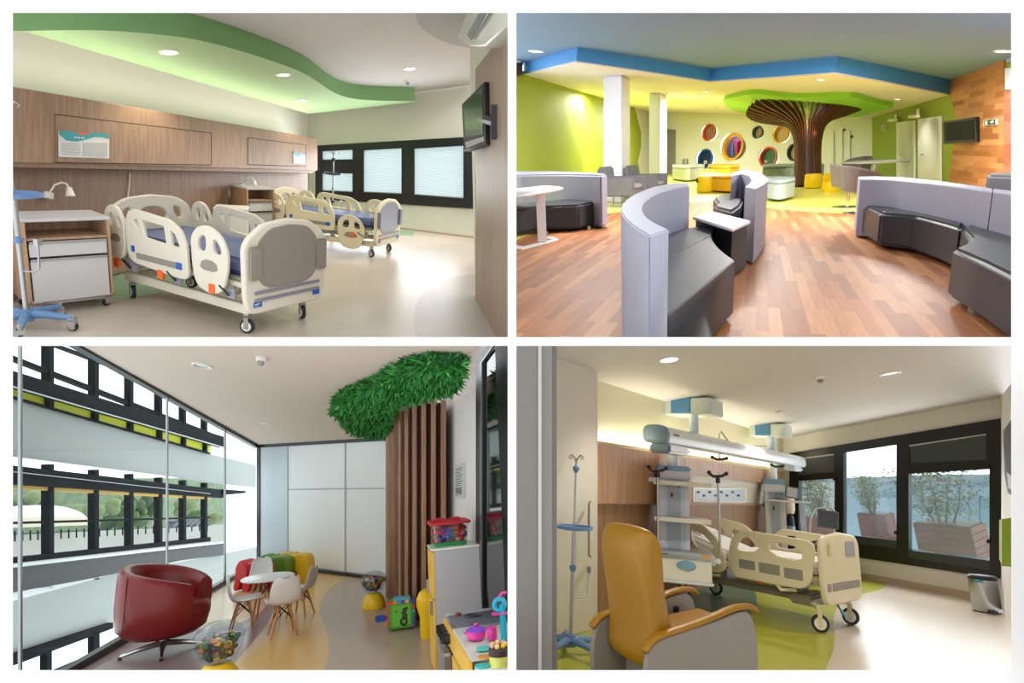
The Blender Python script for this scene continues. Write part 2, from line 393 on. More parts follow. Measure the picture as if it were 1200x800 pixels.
def ward_bed(M, label, L=2.1, W=.92, ivory=cream, drop_foot_rail=False, foot=None, mb=mattb, hand=True):
    foot = foot or panelgrey
    b = thing('hospital_bed', M, label, 'hospital bed', 'ward beds'); h = W/2; kx = L/2.05; X = lambda q: [(x_*kx, z_) for x_, z_ in q]
    # undercarriage
    m = MB()
    for s in (-1, 1):
        m.box((L/2, s*(h-.1), .24), (L-.2, .05, .09)); m.box((L/2, s*(h-.06), .47), (L-.25, .04, .05))
    for x in (.16, L-.16): m.box((x, 0, .24), (.07, W-.16, .08))
    for x in (.55, L-.6): m.box((x, 0, .36), (.08, .3, .2)); m.box((x+.1, .12, .36), (.05, .05, .24), Ry(35)); m.box((x+.1, -.12, .36), (.05, .05, .24), Ry(35))
    m.go('base_frame', ivory, parent=b, bev=.008)
    m = MB(); m.box((L/2-.05, 0, .52), (L-.2, W-.12, .045)); m.go('deck', dgrey, parent=b, bev=.01)
    for x in (.16, L-.16):
        for s in (-1, 1): caster(b, x, s*(h-.12), .068, .035, yaw=random.choice((-25, 15, 160, 200)), top=.2)
    # mattress in two tones
    o = MB(); o.box((L/2-.04, 0, .625), (L-.2, W-.16, .15)); mt = o.go('mattress', mb, parent=b, bev=.035, seg=3)
    m = MB(); m.box((L/2-.04, 0, .575), (L-.19, W-.15, .05)); m.go('mattress_side_band', mattd, parent=mt, bev=.01)
    # headboard: open arch
    out = rp([(-h+.02, .45), (-h, .8), (-h+.05, .93), (-.28, 1.01), (0, 1.04), (.28, 1.01), (h-.05, .93), (h, .8), (h-.02, .45)], .3)
    plate('headboard', M @ YZ(.04), out, [chaik([(-.36, .78), (-.33, .92), (-.2, .95), (-.26, .78)], 2), chaik([(-.2, .76), (-.14, .94), (.14, .94), (.2, .76)], 2), chaik([(.36, .78), (.33, .92), (.2, .95), (.26, .78)], 2)], .05, ivory, b, bev=.015)
    # footboard: frame, outer panel, grips, crease
    out = rp([(-h+.02, .24), (-h-.01, .4), (-h-.02, .84), (-h+.04, .92), (-.26, 1.02), (0, 1.05), (.26, 1.02), (h-.04, .92), (h+.02, .84), (h+.01, .4), (h-.02, .24)], .22)
    fb = plate('footboard', M @ YZ(L), out, [], .06, ivory, b, bev=.02)
    out = rp([(-h+.1, .45), (-h+.1, .87), (-.22, .985), (0, 1.01), (.22, .985), (h-.1, .87), (h-.1, .45)], .2)
    plate('footboard_panel', M @ YZ(L+.012), out, [], .02, foot, fb, bev=.006)
    for s in (-1, 1): m = MB(); m.box((L+.03, s*(h-.06), .7), (.05, .11, .3)); m.go('footboard_grip', foot, M, fb, bev=.012)
    
    for z_ in (.42, .35): m = MB(); m.box((L+.012, 0, z_), (.02, W-.12, .03)); m.go('footboard_ridge', silver, M, fb, bev=.008)
    for s in (-1, 1):
        plate('maker_label', M @ YZ(L+.006), rrect(s*(h-.1)-.045, .285, s*(h-.1)+.045, .335, .006), [], .004, labelblue, fb)
        if s < 0:
            mm = MB(); mm.box((L+.007, s*(h-.1)-.005, .318), (.002, .06, .006)); mm.box((L+.007, s*(h-.1)-.015, .302), (.002, .035, .005)); mm.go('label_lettering', whiteplastic, M, fb)
    # side rails, three to a side
    for s in (-1, 1):
        y = s*(h+.02)
        big = rp([(.38, .46), (.37, .8), (.42, .95), (.52, .975), (1.05, .94), (1.2, .87), (1.27, .72), (1.29, .42), (1.1, .42)], .16)
        hs = [rp([(.47, .88), (.57, .9), (.6, .76)], .02), rp([(.66, .72), (.62, .905), (.97, .885), (1.0, .7)], .03), rp([(1.06, .7), (1.04, .87), (1.13, .83), (1.2, .7)], .02)]
        r = rail(b, M, y, X(big), [X(q) for q in hs], ivory, [X(rrect(.52, .5, 1.2, .56, .02))])
        plate('rail_label', M @ XZ(y-.02 if s < 0 else y+.02), X(rrect(1.13, .5, 1.21, .565, .006)), [], .006, labelblue, r, dz=.003)
        plate('rail_label', M @ XZ(y-.02 if s < 0 else y+.02), X(rrect(.45, .56, .5, .62, .006)), [], .006, labelblue, r, dz=.003)
        sm = rp([(.05, .46), (.02, .7), (.03, .9), (.12, .98), (.26, .95), (.33, .82), (.33, .6), (.29, .46)], .16)
        rail(b, M, y, X(sm), [X(q) for q in [chaik([(.09, .78), (.1, .9), (.17, .92), (.17, .76)], 1), chaik([(.22, .76), (.22, .9), (.3, .86), (.31, .77)], 1)]], ivory, [X(chaik([(.1, .62), (.14, .7), (.26, .7), (.28, .62)], 1))])
        dz = -.22 if (drop_foot_rail and s < 0) else 0
        lf = [(x, z+dz) for x, z in rp([(1.4, .4), (1.36, .6), (1.35, .84), (1.44, .94), (1.58, .965), (1.74, .9), (1.83, .75), (1.82, .6), (1.76, .4), (1.6, .35)], .2)]
        hs = [[(x, z+dz) for x, z in chaik(q, 2)] for q in ([(1.42, .72), (1.44, .86), (1.56, .9), (1.56, .72)], [(1.63, .72), (1.64, .89), (1.75, .82), (1.77, .72)])]
        rail(b, M, y, X(lf), [X(q) for q in hs], ivory, [X([(x, z+dz) for x, z in chaik([(1.46, .56), (1.5, .66), (1.68, .66), (1.72, .56)], 1)])])
        # release levers and linkages
        for x in (.18*kx, .88*kx, 1.62*kx):
            q = MB(); q.box((x, s*(h+.03), .4), (.085, .03, .09)); q.go('release_lever', orange, parent=b, bev=.006)
            q = MB(); q.box((x+.16, s*(h-.01), .42), (.16, .03, .05), Ry(12)); q.box((x+.22, s*(h-.0), .39), (.1, .03, .09)); lk = q.go('rail_linkage', silver, parent=b, bev=.006)
            q = MB(); q.tube([(x+.1, s*(h+.035), .45), (x+.22, s*(h+.035), .38)], .011, 6); q.go('linkage_rod', black, parent=lk)
    return b
def icu_bed(M, label, L=2.15, W=.95):
    iv = creamy; b = thing('hospital_bed', M, label, 'hospital bed'); h = W/2
    # base platform and lifting columns
    m = MB(); m.box((L*.5, 0, .27), (L*.72, .34, .07)); m.box((L*.5+L*.33, 0, .27), (.26, .62, .1)); m.box((L*.5-L*.33, 0, .27), (.22, .6, .08)); m.go('base_frame', mat('beige_grey_metal', '9a9285', .45), parent=b, bev=.02)
    for x in (.62, L-.55): m = MB(); m.box((x, 0, .38), (.2, .26, .2)); m.box((x, 0, .47), (.3, .34, .05)); m.go('lifting_column', silver, parent=b, bev=.012)
    m = MB()
    for s in (-1, 1): m.box((L/2, s*(h-.08), .52), (L-.2, .05, .06))
    m.box((L/2, 0, .53), (L-.15, W-.14, .04)); m.go('deck', iv, parent=b, bev=.01)
    for x in (.24, L-.12):
        for s in (-1, 1):
            m = MB(); m.tube([(L/2+(x-L/2)*.72, s*.16, .27), (x, s*(h-.07), .24)], .03, 8); m.go('caster_arm', iv, parent=b)
            caster(b, x, s*(h-.07), .09, .04, yaw=30 if s < 0 else 10, top=.23, fork=iv)
    m = MB(); m.box((L-.04, .02, .16), (.06, .05, .02), Ry(50)); m.tube([(L-.1, .0, .26), (L-.02, 0, .14)], .012); m.go('brake_pedal', mat('teal_plastic', '3f9a9a', .4), parent=b)
    o = MB(); o.box((1.42, 0, .63), (L-.95, W-.2, .13)); mt = o.go('mattress', sheetw, parent=b, bev=.04, seg=3)
    o = MB(); o.box((.5, 0, .7), (.82, W-.2, .13), Ry(14)); o.go('mattress_backrest', sheetw, parent=mt, bev=.04, seg=3)
    o = MB(); o.box((.3, 0, .82), (.34, .55, .1), Ry(14)); o.go('pillow', sheetw, parent=b, bev=.045, seg=3)
    out = rp([(-h+.02, .5), (-h, .9), (-h+.06, .99), (h-.06, .99), (h, .9), (h-.02, .5)], .08)
    plate('headboard', M @ YZ(.03), out, [chaik([(-.36, .8), (-.34, .94), (-.12, .94), (-.12, .8)], 1), chaik([(.36, .8), (.34, .94), (.12, .94), (.12, .8)], 1)], .05, iv, b, bev=.015)
    out = rp([(-h+.02, .3), (-h-.01, .5), (-h-.01, .88), (-h+.06, .96), (0, 1.0), (h-.06, .96), (h+.01, .88), (h+.01, .5), (h-.02, .3)], .2)
    fb = plate('footboard', M @ YZ(L), out, [chaik([(-h+.08, .74), (-h+.08, .9), (-h+.16, .92), (-h+.2, .92), (-h+.2, .74)], 1), chaik([(h-.08, .74), (h-.08, .9), (h-.16, .92), (h-.2, .92), (h-.2, .74)], 1)], .06, iv, b, bev=.02)
    for a, c in ((-h+.04, -h+.13), (-h+.16, h-.04)): plate('footboard_inset', M @ YZ(L+.004), rrect(a, .42, c, .5, .015), [], .006, dgrey, fb)
    plate('control_pad', M @ YZ(L+.008), rrect(.1, .76, .34, .92, .02), [], .012, silver, fb)
    for s in (-1, 1):
        y = s*(h+.03)
        o1 = rp([(.1, .48), (.08, .8), (.12, .96), (.3, .99), (.62, .95), (.82, .82), (.92, .62), (.92, .46), (.82, .42)], .25)
        rail(b, M, y, o1, [chaik([(.17, .72), (.17, .88), (.34, .88), (.34, .72)], 1), chaik([(.48, .72), (.42, .88), (.6, .87), (.78, .74), (.8, .66), (.56, .66)], 1)], iv, [rrect(.3, .52, .5, .6, .01), rrect(.54, .5, .78, .58, .01)])
        plate('rail_keypad', M @ XZ(y-.02*(-s) if False else y-.021 if s < 0 else y+.021), rrect(.36, .68, .46, .86, .01), [], .006, mat('keypad_blue', '6b7f9d', .4), b, dz=.003)
        o2 = rp([(1.02, .42), (.98, .62), (1.03, .84), (1.18, .95), (1.95, .92), (2.02, .88), (1.95, .42)], .2)
        rail(b, M, y, o2, [chaik([(1.08, .74), (1.14, .86), (1.24, .89), (1.38, .89), (1.38, .72), (1.12, .7)], 1), chaik([(1.5, .72), (1.5, .88), (1.9, .85), (1.88, .68)], 1)], iv, [rrect(1.12, .52, 1.32, .62, .01), rrect(1.37, .51, 1.62, .62, .01), rrect(1.67, .5, 1.88, .61, .01)])
        q = MB(); q.box((1.35, s*(h+.0), .42), (.07, .03, .08)); q.go('release_lever', orange, parent=b, bev=.006)
        q = MB(); q.tube([(.45, s*h, .45), (.62, s*h, .36), (.8, s*(h-.05), .38)], .018, 8); q.go('rail_linkage', iv, parent=b); q = MB(); q.tube([(1.5, s*h, .45), (1.6, s*h, .36), (1.75, s*(h-.05), .38)], .018, 8); q.go('rail_linkage', iv, parent=b)
    return b
# ================================================================== ROOM 1: two-bed ward (upper left opening)
def room1():
    CLIP[:] = [-80, 599.5, -80, 399.5]; before = begin()
    R = Room(145, 330, 305, (260, 350), 121.6); f = R.f
    G = 'wood veneer'
    wv = wood('walnut_veneer', '8b6d57', 'a5866c', .5); wvd = wood('walnut_veneer_vertical', '7b6150', '957862', .5)
    cr = mat('cream_wall', 'dcdccb', .7, var=.015); ceilp = mat('ceiling_paint', 'c9c6c4', .8, var=.01)
    # planes
    wl = R.wall((15, 336), (361, 254)); ww = R.wall((361, 254), (557, 279.5), False)
    front = R.wall((15, 355), (361, 262.5))
    def quad(name, P, pts, m, t=.02, **k): return struct(tr(name, P, pts, t, m, **k))
    # floor
    fl = quad('floor', f, [(-80, 399), (640, 399), (600, 262), (372, 236), (330, 240), (-80, 352)], mat('beige_vinyl', 'bdb1a2', .33, var=.03, scale=1.2), .05)
    grn = mat('green_vinyl', '7fa283', .35, var=.03); lg = mat('pale_beige_vinyl', 'aba196', .35, var=.02)
    fo = f.off(.002)
    quad('floor_inlay', fo, chaik([(40, 352), (70, 349), (112, 329), (160, 314), (230, 295), (262, 292), (300, 300), (290, 320), (240, 332), (180, 346), (110, 354), (60, 358)], 2), grn, .002)
    quad('floor_inlay', fo, [(330, 265), (361, 256), (486, 271.5), (484, 276), (440, 274), (385, 276), (345, 285)], grn, .002)
    quad('floor_inlay', fo, chaik([(600, 321), (557, 321), (528, 324), (503, 336), (488, 352), (485, 372), (488, 396), (500, 398), (640, 398)], 1), lg, .002)
    # walls
    quad('wall_left', wl, [(-80, 357), (361, 254), (361, 124), (-80, -8)], cr, .05)
    hole = [(372, 171.5), (553, 160.2), (553, 243), (372, 231.5)]
    quad('wall_back', ww, [(361, 254), (640, 290), (640, 84), (361, 125)], cr, .06, holes=[hole])
    quad('baseboard_back', ww.off(.02), [(430, 262), (557, 277), (557, 281.5), (430, 264.5)], mat('beige_cove', 'b9a78f', .5), .018)
    # ceiling
    A, B, C = wl.hit(361, 127), wl.hit(15, 23.3), ww.hit(557, 98.75); ce = three(A, B, C)
    quad('ceiling', ce, [(-80, -80), (700, -80), (700, 70), (557, 98.5), (361, 126.8), (-80, -6)], ceilp, .04)
    # ceiling drop (green wave)
    cs = ce.off(.24)
    gtop = [(-80, 36)]+chaik([(25.5, 36.3), (85, 35), (135, 35.75), (210, 42.5), (250, 50.5), (300, 65), (340, 78.75), (360, 87.5), (375, 97.5), (385, 105), (400, 112.5), (415, 116), (440, 118), (487, 118.5)], 3, False)+[(487, 119.5), (361, 133.3), (28.75, 36.9)]
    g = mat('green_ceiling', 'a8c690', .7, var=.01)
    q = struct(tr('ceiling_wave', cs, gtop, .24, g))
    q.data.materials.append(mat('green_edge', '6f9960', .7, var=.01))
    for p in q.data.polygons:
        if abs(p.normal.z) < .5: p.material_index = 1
    quad('ceiling_recess', ce.off(.05), chaik([(486, 5), (488, 25), (497, 36), (512, 46), (535, 54), (560, 57), (600, 57), (600, 5)], 1), mat('ceiling_grey', 'a9a8a4', .7), .05)
    warm = (1, .9, .74)
    downlight(cs, 198, 60.5, 11, 'round downlight in the green wave, nearest above the left bed', 'ward downlights', energy=42, color=warm)
    downlight(cs, 332, 87, 8.5, 'round downlight in the green wave, second from the left', 'ward downlights', energy=32, color=warm)
    downlight(cs, 353, 117, 6.5, 'small round downlight near the narrow corner of the green wave', 'ward downlights', energy=18, color=warm)
    downlight(ce, 480, 80, 8, 'round downlight in the pale ceiling near the window', 'ward downlights', energy=22, color=(.95, .96, 1))
    smoke(ce, 477.5, 94, 3.5, 'small smoke detector on the ward ceiling above the window')
    # headboard wall: recessed lower veneer and projecting upper cabinets
    quad('trim_1', front, [(-60, 372), (360.5, 262.5), (360.5, 196), (-60, 170)], wvd, .04)
    up = front.off(.22)
    top = [(-60, 90), (372, 162.3), (372, 199), (-60, 187)]
    c = thing('wall_cabinet', T(up.hit(200, 190)) @ up.M.to_3x3().to_4x4(), 'long walnut wall cabinet above both ward beds', 'wall cabinet')
    tr('body', up, top, .3, wv, c, bev=.008)
    for ps in ([(64.5, 134.3), (247.3, 156), (247.3, 193), (64.5, 190)], [(290.5, 161.5), (358, 170), (358, 194.8), (290.5, 192.5)]):
        tr('door', up.off(.006), ps, .01, wv, c)
        e = [up.uv(*p) for p in ps]; m = MB()
        for i in range(4):
            a, b = e[i], e[(i+1) % 4]; m.tube([(a[0], a[1], .001), (b[0], b[1], .001)], .007, 4)
        m.go('shadow_gap', mat('dark_gap', '3a2a20', .8), up.M, c)
    s = struct(tr('trim_2', up.off(-.02), [(-60, 188), (371, 199), (366, 203), (-60, 194)], .2, wvd))
    strip(up.off(-.12), (20, 99), (365, 158), 17, (1, .97, .86))
    daylight(ww.off(.25), [(376, 176), (545, 170), (545, 236), (376, 228)], 38)
    # service boards
    for ps, lab in (([(69.5, 153), (128, 157), (128, 185.7), (69.5, 183.7)], 'white notice board with teal wave on the left cabinet door'), ([(344, 177), (358, 180), (358, 192.5), (344, 191.3)], 'small white board with teal wave on the far cabinet door')):
        P = up.off(.02); t = thing('notice_board', T(P.hit(*ps[3])) @ P.M.to_3x3().to_4x4(), lab, 'notice board', 'ward notice boards')
        tr('board', P, ps, .01, mat('board_white', 'd9dad6', .4), t)
        def L(u, v):
            a = [ps[0][i]*(1-u)+ps[1][i]*u for i in (0, 1)]; b = [ps[3][i]*(1-u)+ps[2][i]*u for i in (0, 1)]
            return tuple(a[i]*(1-v)+b[i]*v for i in (0, 1))
        P2 = P.off(.004)
        tr('teal_band', P2, [L(0, 0), L(1, 0), L(1, .2), L(.85, .14), L(.7, .16), L(.5, .3), L(.35, .38), L(.15, .36), L(0, .14)], .003, mat('teal_print', '2c9aa0', .4), t)
        tr('red_flash', P2.off(.001), [L(.3, 0), L(.45, .12), L(.6, .06), L(.62, 0)], .002, mat('red_print', 'd8604c', .4), t)
        if ps[0][0] < 100:
            for k in range(6): tr('ruled_line', P2, [L(.04, .47+k*.08), L(.42, .47+k*.08), L(.42, .49+k*.08), L(.04, .49+k*.08)], .002, greyplastic, t)
            tr('slot_panel', P2, [L(.48, .42), L(.96, .36), L(.96, .93), L(.48, .93)], .002, mat('slot_grey', 'b9bab8', .4), t)
            for k in range(5): tr('lettering', P2.off(.002), [L(.3+k*.045, .2), L(.325+k*.045, .2), L(.325+k*.045, .25), L(.3+k*.045, .25)], .001, whiteplastic, t)
        else: tr('slot_panel', P2, [L(.3, .42), L(.8, .4), L(.8, .93), L(.3, .93)], .002, mat('slot_grey', 'b9bab8', .4), t)
    # window
    wf = ww.off(.03); bl = mat('black_window_frame', '141517', .35)
    panes = [[(375.5, 175), (415, 173.3), (415, 188.5), (375.5, 189)], [(375.5, 201), (415, 201), (415, 227), (375.5, 225.3)], [(424, 174), (472.5, 171.5), (472.5, 229.2), (424, 227)], [(483.5, 172), (545, 168.5), (545, 234.5), (483.5, 230)]]
    fr = struct(tr('window_1', wf, [(369.5, 170.5), (557, 159.8), (557, 244.6), (369.5, 232.8)], .1, bl, holes=panes))
    ins = [[(p[0]+dx, p[1]+dy) for p, dx, dy in zip(ps, (2, -2, -2, 2), (2, 2, -2, -2))] for ps in panes]
    for k, ps in enumerate(panes):
        q = tr('sash', wf.off(.01), ps, .02, bl, holes=[ins[k]]); q.parent = None; q['kind'] = 'structure'; q.name = 'window_sash'
        g = struct(tr('window_pane', wf.off(-.05), ps, .006, glass('window_glass')))
    for k, lab in ((0, 'narrow white blind in the top left sash of the ward window'), (1, 'white blind in the lower left sash of the ward window'), (2, 'white slatted blind in the middle sash of the ward window'), (3, 'white slatted blind in the right sash of the ward window')):
        ps = panes[k]; P = wf.off(-.02)
        o = tr('window_blind', P, ps, .004, BL1); info(o, lab, 'blind', 'ward window blinds')
        bottom = [ps[3], ps[2], (ps[2][0], ps[2][1]-(3 if k else 2)), (ps[3][0], ps[3][1]-(3 if k else 2))]
        tr('bottom_rail', wf.off(-.005), bottom, .02, greyplastic, o)
    # sloping ground and shrubs outdoors
    # right-hand projecting wall in veneer
    wr = R.wall((557, 351), (581, 394))
    wr = PF(wr.o, wr.u, wr.n)
    quad('wall_right', wr, [(557, 351), (600, 428), (612, 420), (612, 12), (557, 80.5)], wood('beige_veneer', '8e7a68', 'a08b77', .5, scale=.5), .02)
    quad('wall_right_upper', wr.off(-.03), [(551, 90), (557, 351), (612, 430), (612, -60), (551, 20)], cr, .02)
    # television on its bracket
    tv = upplane((541.5, 150, wr.hit(557, 150).y-.2), (568, 150, wr.hit(568, 150).y-.3))
    t = thing('television', T(tv.hit(555, 165)) @ tv.M.to_3x3().to_4x4(), 'black flat television on a wall bracket in the ward', 'television')
    tr('housing', tv, [(541.3, 122.5), (567, 97), (569, 168.5), (544, 176.5)], .07, black, t, bev=.008)
    tr('screen', tv.off(.004), [(543.3, 125), (565, 102), (566, 157), (545, 160.5)], .004, mat('dark_screen', '2a3130', .12, var=.05), t)
    tr('lower_bezel', tv.off(.004), [(545, 166.5), (566.5, 160), (567, 165), (546.5, 174)], .004, mat('silver_bezel', 'a9a6ad', .3), t)
    m = MB(); a = tv.hit(570, 140); bq = wr.hit(582, 143); m.tube([a, bq], .05, 8); m.box(bq, (.1, .05, .3)); m.go('bracket', black, Matrix(), t)
    # green cube shelf
    P0 = upplane((557, 228, wr.hit(557, 228).y-.02), (587.5, 228, wr.hit(557, 228).y-.1))
    cg = mat('lime_laminate', '86a72e', .45); o0 = P0.hit(557, 251); dpt = (P0.hit(587.5, 228)-P0.hit(557, 228)).length
    t = thing('wall_shelf', T(o0) @ P0.M.to_3x3().to_4x4(), 'lime green open cube shelf on the veneer wall below the television', 'wall shelf')
    tr('side_panel', P0, [(557, 204.7), (587.5, 205.3), (587.5, 253), (557, 251)], .02, cg, t)
    zt = P0.uv(557, 204.7)[1]; x0, zb = P0.uv(557, 251); D = .42
    m = MB(); wd = dpt-.0
    m.box((x0+wd/2, zb+.01, -D/2-.01), (wd, .02, D)); m.box((x0+wd/2, zt-.01, -D/2-.01), (wd, .02, D)); m.box((x0+wd/2, (zb+zt)/2, -D), (wd, zt-zb, .02)); m.box((x0+wd-.01, (zb+zt)/2, -D/2), (.02, zt-zb, D))
    m.go('carcass', cg, P0.M, t)
    m = MB()
    for q in (zb+.006, zt-.006): m.box((x0-.003, q, -D/2), (.012, .018, D))
    m.go('white_edge', whiteplastic, P0.M, t)
    o = tr('light_switch', P0.off(.02), [(588.3, 220), (593, 220), (593, 240.5), (588.3, 240.5)], .02, whiteplastic); info(o, 'white light switch plate on the veneer wall beside the green shelf', 'light switch')
    # air conditioner
    ca = thing('air_conditioner', T(wr.hit(575, 45)), 'white wall air conditioner high above the television', 'air conditioner')
    Pa = upplane((537, 35, wr.hit(557, 80).y-.45), (599, 35, wr.hit(599, 45).y-.45))
    tr('casing', Pa, [(550, 8), (574, -8), (596, -12), (600, 20), (567, 50.5), (551, 51.5), (537, 42)], .2, mat('ac_white', 'c9cbbd', .3), ca, bev=.02)
    tr('louvre', Pa.off(.01), [(547, 41), (562, 14), (570, 14), (552, 47)], .01, mat('louvre_grey', '7f8a84', .3), ca)
    tr('louvre', Pa.off(.012), [(554, 45), (574, 14), (577, 14), (557, 46.5)], .01, chrome, ca)
    # beds
    M = R.at(290, 390, -27) @ Matrix.Scale(.88, 4); W = .91; L = 2.03
    ward_bed(shift(M, -(L-.16), W/2-.12), 'near ward bed with blue mattress and taupe footboard', L, W)
    M = R.at(435, 301, -14) @ Matrix.Scale(.76, 4); L = 2.25; W = .98
    ward_bed(shift(M, -(L-.16), W/2-.12), 'far ward bed beside the window with its near foot rail lowered', L, W, creamy, True, silver)
    # bedside cabinets
    def cart(M, w, d, h, lab, n):
        t = thing('bedside_cabinet', M, lab, 'bedside cabinet', 'ward bedside cabinets'); wo = wood('oak_laminate', 'a88565', 'c3a384', .5, 1.4, 2); lt = mat('grey_white_laminate', 'c8c6c4', .4)
        m = MB(); b0 = .1
        m.box((.012, d/2, b0+(h-b0)/2), (.024, d, h-b0)); m.box((w-.012, d/2, b0+(h-b0)/2), (.024, d, h-b0)); m.box((w/2, d/2, b0+.012), (w, d, .024)); m.box((w/2, d-.01, b0+(h-b0)/2), (w, .02, h-b0)); m.box((w/2, d/2, h*.8), (w-.02, d-.02, .02))
        m.go('carcass', wo, parent=t, bev=.003)
        m = MB(); m.box((w/2, d/2, h), (w+.01, d+.01, .028)); m.go('top', lt, parent=t, bev=.006)
        for z0, z1, nm in ((.14*h, .58*h, 'lower_front'), (.62*h, .76*h, 'drawer')):
            m = MB(); m.box((w/2, .005, (z0+z1)/2), (w-.07, .025, z1-z0)); o = m.go(nm, lt, parent=t, bev=.003)
            m = MB(); m.box((w/2, -.006, z1+.006), (w-.07, .012, .022)); m.go('handle_strip', steel, parent=o)
        m = MB(); m.box((w/2, .04, .085), (w*.9, .03, .02)); m.go('base_rail', steel, parent=t)
        for x in (.05, w-.05):
            for y in (.05, d-.05): caster(t, x, y, .035, .025, hub=mat('caster_red', '8c3438', .5), top=.09)
        return t
    cart(R.at(36, 371, 52), .6, .42, .77, 'white and oak bedside cabinet on castors at the left edge of the ward', 0)
    cart(R.at(290, 290, 55), .42, .4, .8, 'bedside cabinet with oak side between the two ward beds', 1)
    M = R.at(257, 299, 20); t = thing('low_cabinet', M, 'low white cabinet between the near ward bed and the oak-sided cabinet', 'cabinet')
    m = MB(); m.box((.14, .2, .3), (.38, .36, .54)); m.go('body', whiteplastic, parent=t, bev=.01); m = MB(); m.box((.14, .2, .585), (.4, .38, .03)); m.go('top', whiteplastic, parent=t, bev=.008)
    # IV stands
    def iv(M, h, lab, tray_h, blue, nleg=5, scale=1., yaw=0, tr_r=.14):
        t = thing('iv_stand', M, lab, 'IV stand', 'blue and steel IV stands'); bm_ = mat(blue, blue, .35)
        m = MB(); m.cyl((0, 0, .1), (0, 0, h*.6), .017, n=12); m.cyl((0, 0, h*.55), (0, 0, h), .010, n=10); m.go('pole', steel, parent=t)
        for k in range(nleg):
            a = math.radians(yaw+360*k/nleg); d = Vector((math.cos(a), math.sin(a), 0))
            m = MB(); m.tube([d*.02+Vector((0, 0, .12)), d*.14+Vector((0, 0, .12)), d*.3+Vector((0, 0, .1))], [.034, .028, .022], 10, sq=1); m.go('leg', bm_, parent=t)
            p = d*.3; caster(t, p.x, p.y, .035, .03, hub=steel, top=.08, yaw=yaw+30*k)
        m = MB(); m.cyl((0, 0, .07), (0, 0, .16), .045); m.go('hub', bm_, parent=t)
        m = MB(); m.lathe([(tr_r*.7, tray_h), (tr_r, tray_h+.01), (tr_r, tray_h+.035), (tr_r*.93, tray_h+.035), (tr_r*.9, tray_h+.015), (.02, tray_h+.012)], 28); m.go('tray', bm_, parent=t)
        for zz in (h-.1, h*.42): m = MB(); m.lathe([(.012, zz-.03), (.03, zz), (.03, zz+.02), (.018, zz+.03)], 14); m.go('collar', bm_, parent=t)
        m = MB()
        for a in (0, 90, 180, 270):
            d = Vector((math.cos(math.radians(a+30)), math.sin(math.radians(a+30)), 0))
            m.tube([Vector((0, 0, h-.05)), Vector((0, 0, h))+d*.02, Vector((0, 0, h+.03))+d*.06, Vector((0, 0, h+.01))+d*.085, Vector((0, 0, h-.01))+d*.07], .005, 6)
        m.go('hooks', steel, parent=t)
        m = MB(); m.tube([(0, 0, h*.28), (.09, 0, h*.28), (.13, 0, h*.3), (.14, 0, h*.42)], .008, 8); m.box((.14, 0, h*.42), (.03, .05, .05)); m.go('side_arm', steel, parent=t)
        return t
    globals()['iv_stand'] = iv
    iv(R.at(33, 386, 0), 1.62, 'tall steel IV stand with blue base at the left edge of the ward', .99, '5f83ad', yaw=12, tr_r=.17)
    iv(R.at(389, 276, 0), 1.32, 'thin IV stand with dark tray behind the far ward bed', .98, '33445c', yaw=0)
    # wall lamps and sockets, call cord
    for (x, y, k), lab in (((66, 222, 1.), 'white gooseneck reading lamp above the left bedside cabinet'), ((288, 213, .75), 'white gooseneck reading lamp above the middle bedside cabinet')):
        P = front.off(.04); o = P.hit(x, y); t = thing('reading_lamp', T(o) @ P.M.to_3x3().to_4x4(), lab, 'wall lamp', 'ward reading lamps')
        q = k*14*o.y/F; Q = lambda dx, dy, z=.0: ((dx)*q, dy*q, z+.03)
        m = MB(); m.tube([Q(-.9, -.4), Q(-.8, .2, .03), Q(-.4, .5, .06), Q(-.1, .45, .08), Q(.05, .1, .09)], .008, 8); m.go('gooseneck', whiteplastic, parent=t)
        m = MB(); m.lathe([(.015, 0), (.03, -.05), (.038, -.1)], 16, (.05*q, .1*q, .1)); m.v = [Matrix.Rotation(0, 3, 'X') @ v for v in m.v]; 
        m = MB(); m.cyl(Q(.05, .15, .09), Q(.1, -.6, .1), .02, .04, 16); m.go('shade', whiteplastic, parent=t)
        m = MB(); m.box(Q(-.9, -.65, -.015), (.8*q, .55*q, .03)); m.go('socket_plate', whiteplastic, parent=t, bev=.004)
    P = front.off(.012); o = P.hit(149, 238)
    m = MB(); m.tube([P.hit(152, 203), P.hit(151.5, 215), P.hit(149, 238)], .006, 6); m.v = [v-o for v in m.v]; info(m.go('call_cord', whiteplastic, T(o)), 'thin white call cord hanging on the veneer above the near bed', 'cord')
    trim_room(before)
    return R
BL1 = sheer('blind_weave', 'eef2f8', .35, 22, 1)
room1()
